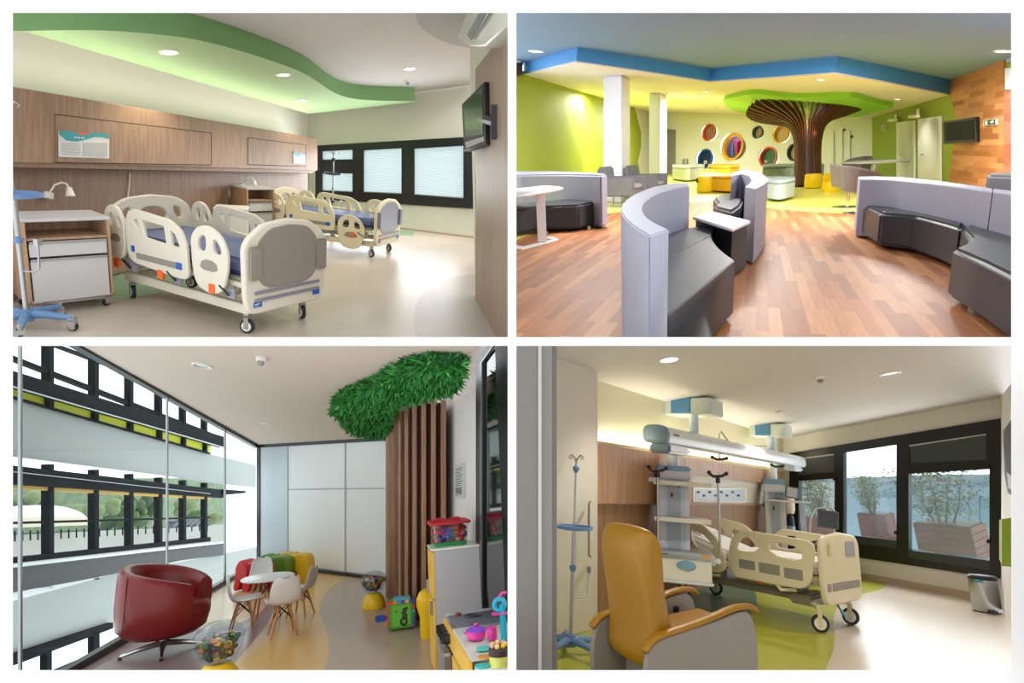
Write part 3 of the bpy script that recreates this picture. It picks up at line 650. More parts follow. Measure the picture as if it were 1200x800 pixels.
# ================================================================== ROOM 2: waiting lounge (upper right opening)
def room2():
    CLIP[:] = [600.5, 1300, -80, 399.5]; before = begin()
    R = Room(170, 750, 895, (895, 330), 127.); f = R.f; n = f.n
    hc = lambda c, **k: mat(c, c, **k)
    def quad(name, P, pts, m, t=.02, **k): return struct(tr(name, P, pts, t, m, **k))
    green = mat('lime_wall', '9aa828', .65, var=.02); white_w = mat('lounge_white', 'f0efe8', .7, var=.01); blue = mat('blue_grey_ceiling', '6e8db0', .75, var=.02)
    bluef = mat('blue_fascia', '3f8fd0', .6, var=.02); creamc = mat('cream_ceiling', 'e9e1d8', .75, var=.01)
    wf = planks('strip_wood_floor', ('8c5029', 'a66839', 'bb8050'), 1.05, .085, .5, 0)
    # orient the planks towards the back of the lounge
    fo = PF(f.hit(895, 330), f.hit(889, 215)-f.hit(900, 390), f.n)
    fl = quad('floor', fo, [(480, 399), (1320, 399), (1200, 245), (1000, 195), (760, 196), (560, 275)], wf, .05)
    yv = mat('yellow_green_vinyl', 'e2de6a', .3, var=.03, scale=1.)
    quad('floor_inlay', f.off(.003), [(560, 300), (650, 262), (712, 250), (760, 243), (812, 237), (835, 235), (870, 239), (905, 244), (945, 247.5), (980, 249.5), (1004, 250), (1100, 252), (1080, 212), (1000, 197), (760, 197), (600, 258)], yv, .003)
    wl = R.wall((613, 237), (752, 206)); wr = R.wall((1010, 201), (1110, 226), False); wb = R.wall((700, 204), (1060, 204))
    A, B, C = wl.hit(613.75, 87), wl.hit(706.25, 115), wr.hit(1110, 112); ce = three(A, B, C)
    lowc = [(613, 87), (675, 72.7), (745, 82.5), (831, 96), (905, 91), (977.5, 85.8), (1040, 97), (1112, 111), (1114, 118), (1008, 146), (780, 146), (700, 122), (610, 94)]
    low = quad('ceiling_lower', ce, lowc, creamc, .02)
    # blue fascia rises from the lower ceiling's front edge to the blue ceiling
    up = ce.off(-.3)
    quad('ceiling', up, [(560, -60), (1260, -60), (1200, 75), (1109, 101.5), (980, 62), (830, 70), (676, 50), (613, 76), (560, 90)], blue, .05) if False else quad('ceiling', up, [(500, -60), (1300, -60), (1300, 70), (1120, 108), (1109, 103), (850, 125), (614, 76), (500, 106)], blue, .05)
    E = [ce.hit(*p) for p in lowc[:8]]; m = MB()
    d = ce.n*-.3
    vs = []
    for p in E: vs += [p+ce.n*.004, p+d]
    m.add(vs, [(2*i, 2*i+2, 2*i+3, 2*i+1) for i in range(len(E)-1)]); struct(m.go('ceiling_fascia', bluef, center=True))
    # walls
    quad('wall_left', wl, [(560, 270), (785, 203), (785, 137), (613, 83), (560, 64)], green, .03)
    quad('wall_left_white', wl.off(.02), [(785, 205), (753, 214), (748, 190), (752, 172), (752, 155), (744, 125), (785, 140)], white_w, .018)
    quad('wall_left_timber', wl.off(.02), [(590, 74), (613, 73), (612, 88), (590, 92)], mat('dark_timber', '6b4a33'), .018)
    C = {}
    nd = [  # x, y, r, rim, tube, back, label
        (831, 155, 10, 'e8662e', 'd9552a', 'a2786c', 'orange-red rimmed round niche, upper left on the lounge back wall'),
        (858.6, 172, 16, 'efb91c', 'e7a90f', None, 'large yellow rimmed round window looking into a magenta room'),
        (888.1, 155, 7.3, '2f5f8c', '3d6a93', 'c18e62', 'small blue rimmed round niche, upper middle of the back wall'),
        (915.5, 157, 10.6, 'e9b51a', 'e0a814', 'd5b27a', 'yellow rimmed round niche beside the slatted trunk'),
        (826.4, 186, 11.4, '2b5f9f', '1f4f8f', '1b2f57', 'blue round niche, lower left above the grey bench'),
        (900.6, 184.5, 12.4, 'd9512b', 'c9462a', '2f6a3c', 'red rimmed round niche with a green back, right of the large window'),
        (932, 178, 10.5, '1f3a5c', '1a3050', 'd2a26a', 'dark blue round niche half hidden behind the slatted trunk')]
    holes = []
    for x, y, r, *_ in nd: holes.append([(x+r*.98*math.cos(2*PI*i/40), y+r*.98*math.sin(2*PI*i/40)) for i in range(40)])
    quad('wall_back', wb, [(700, 206), (1060, 206), (1060, 120), (700, 120)], white_w, .05, holes=holes)
    for x, y, r, c1, c2, c3, lab in nd:
        o = wb.hit(x, y); s = r*o.y/F; t = thing('round_niche', T(o) @ wb.M.to_3x3().to_4x4(), lab, 'wall niche', 'round niches in the back wall')
        m = MB(); K = 48
        m.rings([[Vector((q*s*math.cos(2*PI*i/K), q*s*math.sin(2*PI*i/K), z)) for i in range(K)] for q, z in ((1., 0), (1., .04), (.86, .05), (.8, 0))], cap=False); m.go('rim', hc(c1), parent=t)
        m = MB(); m.rings([[Vector((q*s*math.cos(2*PI*i/K), q*s*math.sin(2*PI*i/K), z)) for i in range(K)] for q, z in ((.81, .01), (.8, -.14))], cap=False); m.go('tube', hc(c2), parent=t)
        if c3: plate('back_panel', _M[t.name] @ T((0, 0, -.12)), circ(0, 0, s*.82), [], .02, hc(c3), t)
        else:
            plate('back_panel', _M[t.name] @ T((0, 0, -.5)), circ(0, 0, s*1.15), [], .02, hc('9b7f8f'), t)
            plate('magenta_frame', _M[t.name] @ T((0, 0, -.3)), [(-.12*s, -.8*s), (.8*s, -.8*s), (.8*s, .55*s), (-.12*s, .55*s)], [[(.02*s, -.7*s), (.72*s, -.7*s), (.72*s, .4*s), (.02*s, .4*s)]], .1, hc('e0309a'), t)
            plate('magenta_panel', _M[t.name] @ T((0, 0, -.42)), [(0, -.8*s), (.8*s, -.8*s), (.8*s, .5*s), (0, .5*s)], [], .02, hc('8e1f66'), t)
            plate('dark_screen', _M[t.name] @ T((0, 0, -.38)), [(.38*s, -.2*s), (.9*s, -.2*s), (.9*s, .35*s), (.38*s, .35*s)], [], .02, hc('1c1620'), t)
            plate('blue_panel', _M[t.name] @ T((0, 0, -.38)), [(-.75*s, -.6*s), (-.5*s, -.6*s), (-.5*s, .4*s), (-.75*s, .4*s)], [], .02, hc('5f7fc4'), t)
            m = MB(); m.rings([[Vector((q*s*math.cos(2*PI*i/K), q*s*math.sin(2*PI*i/K), z)) for i in range(K)] for q, z in ((.8, -.14), (1.15, -.5))], cap=False); m.go('reveal', hc('c9b8bc'), parent=t)
    lamp('POINT', wb.off(-.2).hit(858, 161), (0, 1, 0), 6, .2, (1, .8, .95), name='magenta_room_light')
    # small things standing in the niches
    for x, y, w_, h_, lab in ((827, 189, 6.5, 6.5, 'white cube set in the lower blue niche'), (898, 188, 7, 6, 'white card in the red and green niche'), (908, 188, 3, 5, 'narrow white card at the right of the red and green niche')):
        P = wb.off(-.1); a = P.hit(x, y+h_/2); q = P.hit(x+w_, y).x-P.hit(x, y).x
        m = MB(); m.box((0, 0, q/2*h_/w_), (q, .1, q*h_/w_)); info(m.go('display_card', mat('paper_white', 'e6dcd2'), T(a), bev=.01), lab, 'card')
    # corridor openings at both ends of the back wall
    quad('door_1', wb.off(.06), [(781, 204), (791, 203), (791, 152), (781, 151)], mat('grey_door', '8f8d88', .35), .04)
    for k, (a, b) in enumerate(((970, 977), (980, 987), (990, 996))):
        quad('door_%d' % (k+2), wb.off(.06), [(a, 204), (b, 204), (b, 153), (a, 153)], mat('white_door', 'f7f2ee', .5), .04)
    for x, y, lab in ((998, 160, 'tiny dark sign on the back wall right of the trunk'), (989, 152, 'small dark fitting above the corridor doors'), (763, 153, 'tiny black fitting on the white wall behind the columns')):
        o = tr('wall_sign', wb.off(.1), rrect(x-1.2, y-1.4, x+1.2, y+1.4, .3), .03, mat('sign_dark', '3a3534')); info(o, lab, 'wall sign')
    # right wall: lime paint, strip cladding, doors
    grn = mat('olive_lime_wall', '8fa030', .65, var=.02)
    quad('wall_right', wr, [(990, 199), (1260, 262), (1260, 48), (1110, 94), (1110, 108), (990, 140)], grn, .03)
    quad('wall_right_white', wr.off(.02), [(990, 199), (1010.5, 204), (1011.5, 185), (1011.5, 165), (1008.5, 140), (990, 143)], white_w, .018)
    clad = planks('strip_cladding', ('96582f', 'b0713f', 'c48a58'), .9, .1, .5)
    quad('wall_right_cladding', wr.off(.03), [(1112, 228), (1176, 244), (1176.5, 68), (1109.5, 93), (1115, 118), (1120, 138), (1119, 155), (1116.5, 175), (1113, 205)], clad, .028)
    quad('wall_right_cladding_end', wr.off(.04), [(1176, 246), (1240, 262), (1240, 98), (1176.5, 105)], planks('red_strip_cladding', ('9a5546', 'ad6853', 'bb7a62'), .8, .12, .4), .04)
    quad('trim_panel', wr.off(.08), [(1177.5, 105), (1200, 105), (1200, 78), (1177.5, 80)], mat('pale_panel', 'c4c8cf'), .07)
    wd = mat('white_door_leaf', 'f2f0ea', .45)
    quad('door_5', wr.off(.04), [(1050.3, 216), (1071.5, 221), (1071.5, 141), (1050.3, 143.5)], wd, .03, holes=[[(1054, 220), (1069.5, 222), (1069.5, 143.5), (1054, 145)]])
    quad('door_leaf_1', wr.off(.015), [(1054, 216), (1069.5, 220), (1069.5, 143), (1054, 145)], mat('door_shade', 'd9dbc8', .45), .012)
    quad('door_6', wr.off(.04), [(1075.5, 222), (1102, 228), (1102, 136), (1075.5, 139.5)], wd, .03, holes=[[(1079.5, 226), (1100, 230), (1100, 138.5), (1079.5, 141.3)]])
    quad('door_leaf_2', wr.off(.015), [(1079.5, 222), (1100, 227), (1100, 138.5), (1079.5, 141)], wd, .012)
    for x in (1056.5, 1081.5):
        m = MB(); a = wr.off(.05).hit(x, 181); m.box((0, 0, 0), (.03, .03, .14)); m.box((.06, 0, .02), (.12, .02, .02)); o = m.go('door_handle', steel, T(a) @ wr.M.to_3x3().to_4x4()); struct(o)
    for ps, lab in (([(1040, 139.8), (1050.5, 139.2), (1050.5, 142.2), (1040, 143)], 'white projecting door sign above the left white door'), ([(1064, 135), (1076.5, 134), (1076.5, 137.7), (1064, 138.8)], 'white projecting door sign above the right white door')):
        t = thing('door_sign', T(wr.hit(*ps[1])), lab, 'sign', 'projecting door signs'); tr('board', wr.off(.2), ps, .03, whiteplastic, t)
        m = MB(); a = wr.hit(ps[1][0]-.7, ps[1][1]-3); b = wr.off(.2).hit(ps[1][0]-.7, ps[1][1]+1); m.tube([a, b], .03, 6); m.tube([b+Vector((0, 0, .15)), b], .03, 6); m.go('bracket', whiteplastic, Matrix(), t)
    o = tr('pictogram_sign', wr.off(.05), [(1033, 147), (1038.6, 146), (1038.6, 153), (1033, 153.6)], .02, mat('pale_sign', 'c7cfa6')); info(o, 'pale restroom pictogram sign on the lime wall', 'sign')
    tr('figure', wr.off(.06), [(1034.3, 148), (1035.2, 148), (1035.2, 152.6), (1034.3, 152.7)], .01, grn, o); tr('figure', wr.off(.06), [(1036.4, 147.8), (1037.4, 147.7), (1037.4, 152.4), (1036.4, 152.5)], .01, grn, o)
    # exit sign
    t = thing('exit_sign', T(wr.hit(1159, 146)), 'small dark green exit sign with arrow on the strip cladding', 'exit sign')
    tr('plate', wr.off(.08), [(1152.4, 140.6), (1166.2, 139.3), (1166.2, 146), (1152.4, 147.5)], .04, mat('sign_frame', 'd7dccb'), t)
    tr('left_field', wr.off(.09), [(1153, 141.2), (1157.6, 140.8), (1157.6, 146.2), (1153, 146.8)], .01, mat('exit_green', '2d5a3c'), t)
    tr('right_field', wr.off(.09), [(1158.3, 140.7), (1165.6, 140), (1165.6, 145.4), (1158.3, 146.1)], .01, mat('exit_dark', '12261a'), t)
    tr('arrow', wr.off(.1), [(1160, 142.6), (1162, 142.4), (1162, 141.2), (1164.5, 142.8), (1162, 144.9), (1162, 143.7), (1160, 143.9)], .01, whiteplastic, t)
    tr('running_figure', wr.off(.1), [(1154.6, 142), (1156, 141.8), (1156.4, 143.4), (1155.6, 144.2), (1156.3, 146), (1155, 145), (1154, 146.2)], .01, whiteplastic, t)
    # television
    yt = wr.hit(1143, 150).y-.3; P = upplane((1105, 150, yt+.9), (1143, 150, yt))
    t = thing('television', T(P.hit(1124, 168)), 'black flat television on the strip cladding of the lounge', 'television')
    tr('housing', P, [(1105, 143), (1142.4, 137.6), (1143.6, 165.6), (1105.8, 168)], .08, black, t, bev=.01); tr('screen', P.off(.006), [(1107, 144.6), (1140.6, 140), (1141.5, 163.4), (1107.8, 165.3)], .004, mat('black_glass', '0c0d0f', .5, spec=.2), t)
    o = MB(); a, b = P.off(-.06).hit(1138, 153), wr.hit(1146, 154); o.tube([a, b], .06, 8); o.go('bracket', black, Matrix(), t)
    # columns
    def column(pts, lab_n):
        bot = [f.hit(*p) for p in pts]; top = [b+Vector((0, 0, 1))*((ce.o-b).dot(ce.n)/ce.n.z) for b in bot]
        m = MB(); m.rings([bot, top]); struct(m.go('column', mat('column_white', 'e6e8f6', .6, var=.01), center=True, bev=.03))
    column([(707, 237), (729, 238.5), (738.3, 234.5), (717, 233)], 1)
    column([(760.5, 222), (773, 222.5), (781.5, 220), (769, 219)], 2)
    # ---- sofas
    gb = mat('lavender_grey_leather', '9b9bab', .5, var=.03, bump=.05); gl = mat('pale_grey_leather', 'b9b4bd', .5, var=.03); sk = mat('charcoal_leather', '2b2c31', .45, var=.05, bump=.05)
    wt = mat('white_laminate', 'e8e4e4', .35)
    def fl2(p, h): q = f.I @ f.off(h).hit(*p); return (q.x, q.y)
    def solid(name, poly, z0, z1, m, par, bev=.03, z1b=None):
        vs = MB(); K = len(poly)
        vs.rings([[Vector((x, y, z0)) for x, y in poly], [Vector((x, y, z1)) for x, y in poly]])
        return vs.go(name, m, f.M, par, bev=bev, seg=3)
    def smo(p, k=2): return chaik(p, k, False)
    def sofa(name, lab, backs, seats, hb, hs, m=gb, legs=()):
        allp = [fl2(p, hb) for b in backs for p in b[0]]; c = allp[len(allp)//2]
        t = thing('curved_sofa', f.M @ T((c[0], c[1], 0)), lab, 'sofa', 'curved lounge sofas')
        for inner, outer in backs:
            solid('backrest', [fl2(p, hb) for p in smo(inner)]+[fl2(p, hb) for p in reversed(smo(outer))], .03, hb, m, t, .035)
        for poly in seats: solid('seat', [fl2(p, hs) for p in poly], .05, hs, sk, t, .035)
        for p in legs:
            q = fl2(p, 0); mm = MB(); mm.cyl((q[0], q[1], 0), (q[0], q[1], .07), .03); mm.go('foot', steel, f.M, t)
        return t
    HB, HS = .86, .44
    # left sofa
    sofa('a', 'lavender-grey curved sofa at the left edge behind the white side table',
        [([(560, 207), (605, 204.5), (660, 203.8), (704, 204.5)], [(560, 200), (605, 200.5), (660, 200.3), (712, 203.6)])],
        [[(560, 240), (605, 238), (660, 233.5), (706, 230.5), (709, 233.5), (690, 237.5), (678, 239.5), (632, 241.5), (605, 245), (560, 250)]], .89, HS, legs=((690, 270), (640, 276)))
    # centre sofa, two facing pieces with a white table block between
    ax = [(784, 268.6), (762, 258), (752, 247), (752, 239), (762, 230), (780, 222.5), (808, 218)]
    aix = [fl2(p, HB) for p in smo(ax)]
    t = sofa('b', 'near curved sofa piece with a high pale back and charcoal seats', [(ax, [(761, 276), (738, 262), (726, 247), (730, 236.5), (742, 228), (765, 218.5), (788, 214.8), (806, 214.2)])], [], HB, HS)
    q0 = [(p[0], p[1]) for p in aix]; K = len(q0)
    fr = [fl2(p, HS) for p in smo([(861, 305), (844, 293), (834, 281), (833, 273), (839, 266), (849, 261)])]
    k = K*45//100
    mid = fl2((838, 283), HS)
    s1 = q0[:k]+[mid]+[p for p in reversed(fr[:len(fr)//2-1])]
    s2 = q0[k:]+list(reversed(fr[len(fr)//2-1:]))+[mid]
    solid('seat', q0[:k]+list(reversed(fr[:len(fr)//2+1])), .05, HS, sk, t, .03); solid('seat', q0[k-1:]+list(reversed(fr[len(fr)//2:])), .05, HS, sk, t, .03)
    bx = [(857, 206), (868, 203.5), (876, 205), (881, 209), (880, 214), (873, 219)]
    t2 = sofa('b2', 'farther curved sofa piece of the pair, its back turned to the right', [(bx, [(859, 201.5), (872, 199.5), (885, 200.5), (896, 205), (901, 210), (897, 215), (886, 221)])],
        [[(836, 231), (845, 228), (866, 226), (872, 232), (868, 240), (858, 247), (846, 244), (836, 241), (841, 237)]], .8, HS)
    # white topped block
    t = thing('side_table', f.M @ T((*fl2((845, 257), .5), 0)), 'white topped charcoal table block between the two curved sofa pieces', 'table')
    tp = [(812, 253.7), (834, 247), (879.5, 258.6), (858.5, 268)]
    solid('base', [fl2(p, .5) for p in [(815, 254), (834.5, 248), (876, 258.5), (858, 266.5)]], .02, .5, sk, t, .01); solid('top', [fl2(p, .53) for p in tp], .5, .53, wt, t, .006)
    # right sofa
    sofa('c', 'long curved sofa on the right with a lavender-grey back and charcoal seat',
        [([(1008, 210.5), (1040, 210.5), (1070, 213), (1125, 219.5), (1163, 225)], [(1005.5, 206.8), (1040, 206.5), (1070, 208.6), (1125, 214.8), (1163, 220.7)]),
         ([(1164, 225.2), (1190, 229), (1230, 237)], [(1164, 220.8), (1190, 224), (1230, 231)])],
        [[(1012, 240.5), (1040, 241), (1070, 244.6), (1114, 252), (1137, 257), (1126, 267), (1103, 260), (1070, 252), (1032, 249)],
         [(1138, 257.5), (1158, 262.5), (1184, 273.5), (1240, 300), (1240, 350), (1184, 322), (1150, 305), (1115.5, 290), (1133, 283.5), (1136, 277), (1127, 267.5)]], .74, HS-.02, legs=((1013, 271), (1027, 281), (1140, 366)))
    o = solid('grey_sofa', [fl2(p, .8) for p in [(1157, 205), (1240, 208), (1240, 203), (1157, 202)]], .05, .8, mat('mid_grey_leather', '7d7d80', .5), None, .03)
    o.name = 'sofa'; info(o, 'grey sofa back beyond the long sofa at the right edge', 'sofa')
    # side table with white post
    t = thing('side_table', f.M @ T((*fl2((634, 288), 0), 0)), 'white pedestal side table in front of the left sofa', 'table')
    q = [fl2(p, .74) for p in [(590, 226), (605, 220.8), (638, 217.2), (655, 218.3), (660.5, 219.8), (650, 222.6), (618, 228), (606, 229.2), (590, 229)]]
    solid('top', q, .715, .74, wt, t, .006)
    a = fl2((635.5, 285), 0); m = MB(); m.box((a[0], a[1], .37), (.13, .07, .7)); m.go('post', wt, f.M, t, bev=.012)
    q = [fl2(p, 0) for p in [(598, 291), (612, 293.5), (655, 281.6), (649, 278.5), (638, 277.5), (640, 281), (648, 281.5), (614, 290), (602, 288)]]
    solid('base', q, 0, .02, wt, t, .004)
    # ---- trunk and canopy
    br = wood('brown_slat', '4a2a1c', '6a3f2b', .4, 1., 2)
    bx0 = f.hit(946.5, 218.5); s = bx0.y/F; Tm = T(bx0) @ f.M.to_3x3().to_4x4()
    Tm = T(bx0)   # the trunk stands plumb
    t = thing('slatted_tree', Tm, 'tree shaped column of dark brown slats under a green cloud ceiling', 'tree column')
    Hc = s*88
    prof = [(16.2, 0), (15.2, 8), (14.4, 20), (14.2, 38), (15.0, 54), (17.5, 66), (22, 73), (32, 79), (45, 83.5), (57, 87.5), (68, 92)]
    def cr(p, n=3):
        for _ in range(n): p = chaik(p, 1, False)
        return p
    pf = [(a*s, b*s) for a, b in cr(prof, 2)]
    NS = 40
    for k in range(NS):
        a = 2*PI*k/NS; d = Vector((math.cos(a), math.sin(a), 0)); e = Vector((-math.sin(a), math.cos(a), 0)); w_ = .016; dep = .16
        m = MB(); rs = []
        for i, (r, z) in enumerate(pf):
            j0, j1 = max(i-1, 0), min(i+1, len(pf)-1); tx, tz = pf[j1][0]-pf[j0][0], pf[j1][1]-pf[j0][1]; L_ = math.hypot(tx, tz); nx, nz = tz/L_, -tx/L_
            c0 = d*(r)+Vector((0, 0, z)); c1 = d*(r-nx*dep)+Vector((0, 0, z-nz*dep))
            rs.append([c0-e*w_, c0+e*w_, c1+e*w_, c1-e*w_])
        m.rings(rs); m.go('slat', br, parent=t)
    m = MB(); m.lathe([(12*s, 0), (11*s, 10*s), (10.6*s, 52*s), (11*s, 60*s)], 32); m.go('core', mat('pale_core', 'b9b3c4', .3), parent=t)
    clf = ce.off(.12)
    cloud = [(847, 117), (856, 114.5), (865, 113), (877, 110.5), (890, 110.5), (902, 112), (921, 114), (939, 115), (965, 114), (985, 113.5), (1002, 114), (1014, 117.5), (1028, 122), (1049, 125.5), (1040, 128), (1028, 130), (1012, 136), (990, 138), (960, 137), (930, 136), (900, 135), (881, 134.6), (866, 132), (857, 128), (849, 123)]
    o = tr('ceiling_cloud', clf, chaik(cloud, 2), .12, mat('leaf_green', '8fd02c', .6, var=.02)); info(o, 'bright green cloud shaped ceiling panel over the slatted tree', 'ceiling panel')
    lamp('POINT', bx0+Vector((0, -15.5*s, 58*s)), (0, 0, 1), 3.0, .05, (1, .62, .35), name='trunk_uplight'); lamp('POINT', bx0+Vector((-.3, -.55, 62*s)), (0, 0, 1), 3.0, .05, (1, .6, .3), name='trunk_uplight')
    # ---- seats around the tree
    ye = mat('yellow_leather', 'f0c808', .4, var=.03); yo = mat('mustard_leather', 'dca51c', .45)
    for x, y, w_, h_, lab in ((827.5, 227, 21.5, 20.5, 'yellow round pouf nearest the lavender sofa, with a dark strap'), (905.5, 207, 12.5, 8, 'small yellow pouf behind the pale blue bench, left one'), (914, 205.5, 13, 9, 'small yellow pouf behind the pale blue bench, right one'), (952.3, 222.5, 18.5, 18, 'yellow round pouf at the foot of the slatted tree')):
        M = R.at(x, y-2); k = F/_hit(M).y; r = w_/2/k; h = h_/k*.93
        t = thing('pouf', M, lab, 'pouf', 'yellow poufs'); m = MB(); m.lathe([(r*.93, .02), (r, .05), (r, h-.06), (r*.96, h-.02), (r*.8, h)], 32); m.go('cushion', ye, parent=t)
        m = MB(); m.lathe([(r*.9, 0), (r*.9, .03)], 24); m.go('plinth', rubber, parent=t)
        if x < 830: m = MB(); m.tube([(-r, 0, h*.8), (-r*1.1, -.05, h*.75), (-r*1.06, -.08, h*.62)], .03, 8); m.go('strap', rubber, parent=t)
    # low yellow chair
    M = R.at(973.5, 224.5, 20); k = F/_hit(M).y; t = thing('low_armchair', M, 'low rounded yellow chair between the tree and the grey tub chairs', 'chair'); r = 10/k
    m = MB(); m.lathe([(r*.9, .0), (r, .06), (r, 11/k), (r*.9, 12/k)], 28, sy=.9); m.go('seat', ye, parent=t)
    m = MB(); rs = []
    for i in range(15):
        a = math.radians(20+140*i/14); hh = (22-4*abs(i-7)/7)/k
        rs.append([Vector((q*math.cos(a), q*math.sin(a)*.9, z)) for q, z in ((r*1.02, .05), (r*1.0, hh), (r*.8, hh), (r*.75, .05))])
    m.rings(rs); m.go('backrest', ye, parent=t, bev=.03)
    def bench(lab, front, back, h, m_, hback=0, cat='bench'):
        a = [fl2(p, h) for p in smo(front)]; b = [fl2(p, h) for p in smo(back)]; t = thing('curved_bench', f.M @ T((*a[len(a)//2], 0)), lab, cat)
        solid('seat', a+list(reversed(b)), .06, h-.07, m_, t, .02); solid('cushion', a+list(reversed(b)), h-.06, h, m_, t, .02); return t
    bench('pale blue curved bench in front of the small yellow poufs', [(899, 211), (915, 212.5), (932, 209)], [(899, 206.5), (915, 206.2), (932, 207)], .46, mat('pale_blue_leather', 'b4c3d0', .4))
    bench('mustard curved bench behind the nearest yellow pouf', [(821, 204.5), (840, 206.5), (865, 206.5)], [(821, 202), (840, 202), (866, 202.5)], .46, yo)
    bench('tall mustard curved bench below the large round window', [(830, 194.5), (848, 195.5), (866, 194.5)], [(830, 192), (848, 192), (866, 192.3)], .54, yo)
    bench('low yellow bench block beside the mustard benches', [(821, 202), (829, 202), (838, 202)], [(821, 198.6), (829, 198.6), (838, 198.6)], .46, ye)
    gb2 = mat('sage_grey_leather', 'a2a89f', .45)
    bench('long grey curved bench against the back wall at left', [(788, 195), (805, 196), (815, 194.8), (826, 194.4)], [(788, 192.2), (805, 192.4), (818, 192), (826, 192)], .56, gb2)
    bench('dark grey bench behind the small yellow poufs', [(894, 195), (915, 194), (932, 193.5), (966, 193.5)], [(894, 191.5), (915, 191.5), (932, 191.5), (966, 191.5)], .54, mat('dark_sage_leather', '77807a', .45))
    for x, lab in ((801, 'small grey tin on the back grey bench, left'), (804.8, 'small brown tin on the back grey bench, right')):
        P = f.off(.565); a = P.hit(x, 192.6); k = F/a.y; m = MB(); m.cyl((0, 0, 0), (0, 0, 6.5/k), 1.6/k); info(m.go('canister', mat('tin_brown', '7b7466', .4), T(a) @ f.M.to_3x3().to_4x4()), lab, 'canister')
    # armchairs
    ga = mat('dark_grey_leather', '6d6d74', .5, var=.05); ga2 = mat('grey_seat_cushion', '9a9a9c', .55)
    def arm(M, lab, w=.72, d=.74):
        t = thing('armchair', M, lab, 'armchair', 'square grey armchairs')
        m = MB(); m.box((0, 0, .3), (d-.1, w-.2, .14)); m.go('seat_base', ga, parent=t, bev=.02)
        m = MB(); m.box((.03, 0, .41), (d-.14, w-.22, .1)); m.go('seat_cushion', ga2, parent=t, bev=.03)
        m = MB(); m.box((-d/2+.06, 0, .56), (.13, w-.16, .52), Ry(-8)); m.go('backrest', ga, parent=t, bev=.035)
        for s_ in (-1, 1):
            m = MB(); m.box((0, s_*(w/2-.04), .42), (d, .09, .38)); m.go('armrest', ga, parent=t, bev=.02)
            for x in (-d/2+.06, d/2-.06): m = MB(); m.cyl((x, s_*(w/2-.05), 0), (x, s_*(w/2-.05), .24), .014, .02); m.go('leg', steel, parent=t)
        return t
    arm(R.at(729, 242, -32) @ Matrix.Scale(1.12, 4), 'nearer square grey armchair behind the high curved sofa back', .76, .78); arm(R.at(757, 236.5, -32) @ Matrix.Scale(1.1, 4), 'farther square grey armchair beside the white column', .74, .76)
    # tub chairs
    def tub(M, lab, sc=1.):
        t = thing('tub_chair', M, lab, 'chair', 'grey tub chairs on disc bases'); r = .32
        m = MB(); m.lathe([(.27, 0), (.27, .015), (.05, .03)], 28); m.go('base', chrome, parent=t); m = MB(); m.cyl((0, 0, .02), (0, 0, .38), .03); m.go('stem', chrome, parent=t)
        m = MB(); m.lathe([(.2, .36), (.29, .4), (.29, .46), (.25, .48)], 28); m.go('seat', ga, parent=t)
        m = MB(); rs = []
        for i in range(21):
            a = math.radians(60+240*i/20); e = abs(i-10)/10; hh = .82-.16*e*e
            rs.append([Vector((q*math.cos(a), q*math.sin(a), z)) for q, z in ((r*.92, .4), (r*1.12, hh), (r*1.0, hh+.01), (r*.84, .42))])
        m.rings(rs); m.go('backrest', mat('warm_grey_leather', '625d59', .5), parent=t, bev=.015); return t
    tub(R.at(993, 243, -20), 'grey tub chair on a chrome disc base, left of the long sofa end'); tub(R.at(1008, 250, -10), 'second grey tub chair tucked behind the end of the long sofa')
    tub(R.at(1002, 222, 200), 'far grey tub chair at the grey table beyond the long sofa')
    M = R.at(1022, 226); k = F/_hit(M).y; t = thing('round_table', M, 'round pale grey table behind the left end of the long sofa', 'table'); m = MB(); m.lathe([(.68, .7), (.7, .72), (.68, .74)], 40); m.go('top', mat('pale_grey_laminate', 'a9abb0', .4), parent=t); m = MB(); m.cyl((0, 0, 0), (0, 0, .7), .05); m.go('stem', chrome, parent=t); m = MB(); m.lathe([(.32, 0), (.32, .02)], 28); m.go('base', chrome, parent=t)
    # lights
    wc = (1, .97, .95)
    downlight(up, 628, 60, 9.5, 'round recessed light at the left of the blue ceiling', 'lounge ceiling lights', energy=60, color=(1, 1, 1))
    downlight(up, 1176, 59.5, 10, 'round recessed light at the right of the blue ceiling', 'lounge ceiling lights', energy=60, color=(1, 1, 1))
    for x, y, w_, lab in ((827.5, 107.5, 4.5, 'small square light in the cream ceiling above the round niches'), (962.5, 93, 5.5, 'small square light in the cream ceiling in front of the green cloud'), (845, 126.5, 3, 'tiny light beside the left tip of the green cloud'), (1052, 116, 4, 'tiny light beside the right tip of the green cloud')):
        downlight(ce, x, y, w_, lab, 'lounge ceiling lights', energy=45, color=wc)
    for x, y, e in ((700, 112, 130), (760, 125, 190), (905, 126, 230), (985, 127, 260), (830, 120, 200)):  # unseen area lamps added to brighten the lounge under the cream ceiling
        o = ce.off(.1).hit(x, y); lamp('AREA', o, ce.n, e, .6, wc, name='lounge_ceiling_glow')
    for x, y, e in ((700, 35, 150), (900, 50, 210), (1090, 60, 150)):  # more added fill lamps, unseen, below the blue ceiling
        o = up.off(.1).hit(x, y); lamp('AREA', o, up.n, e, .6, (1, .97, .95), name='lounge_ceiling_glow')
    trim_room(before)
    return R
def _hit(M): return M.translation
room2()
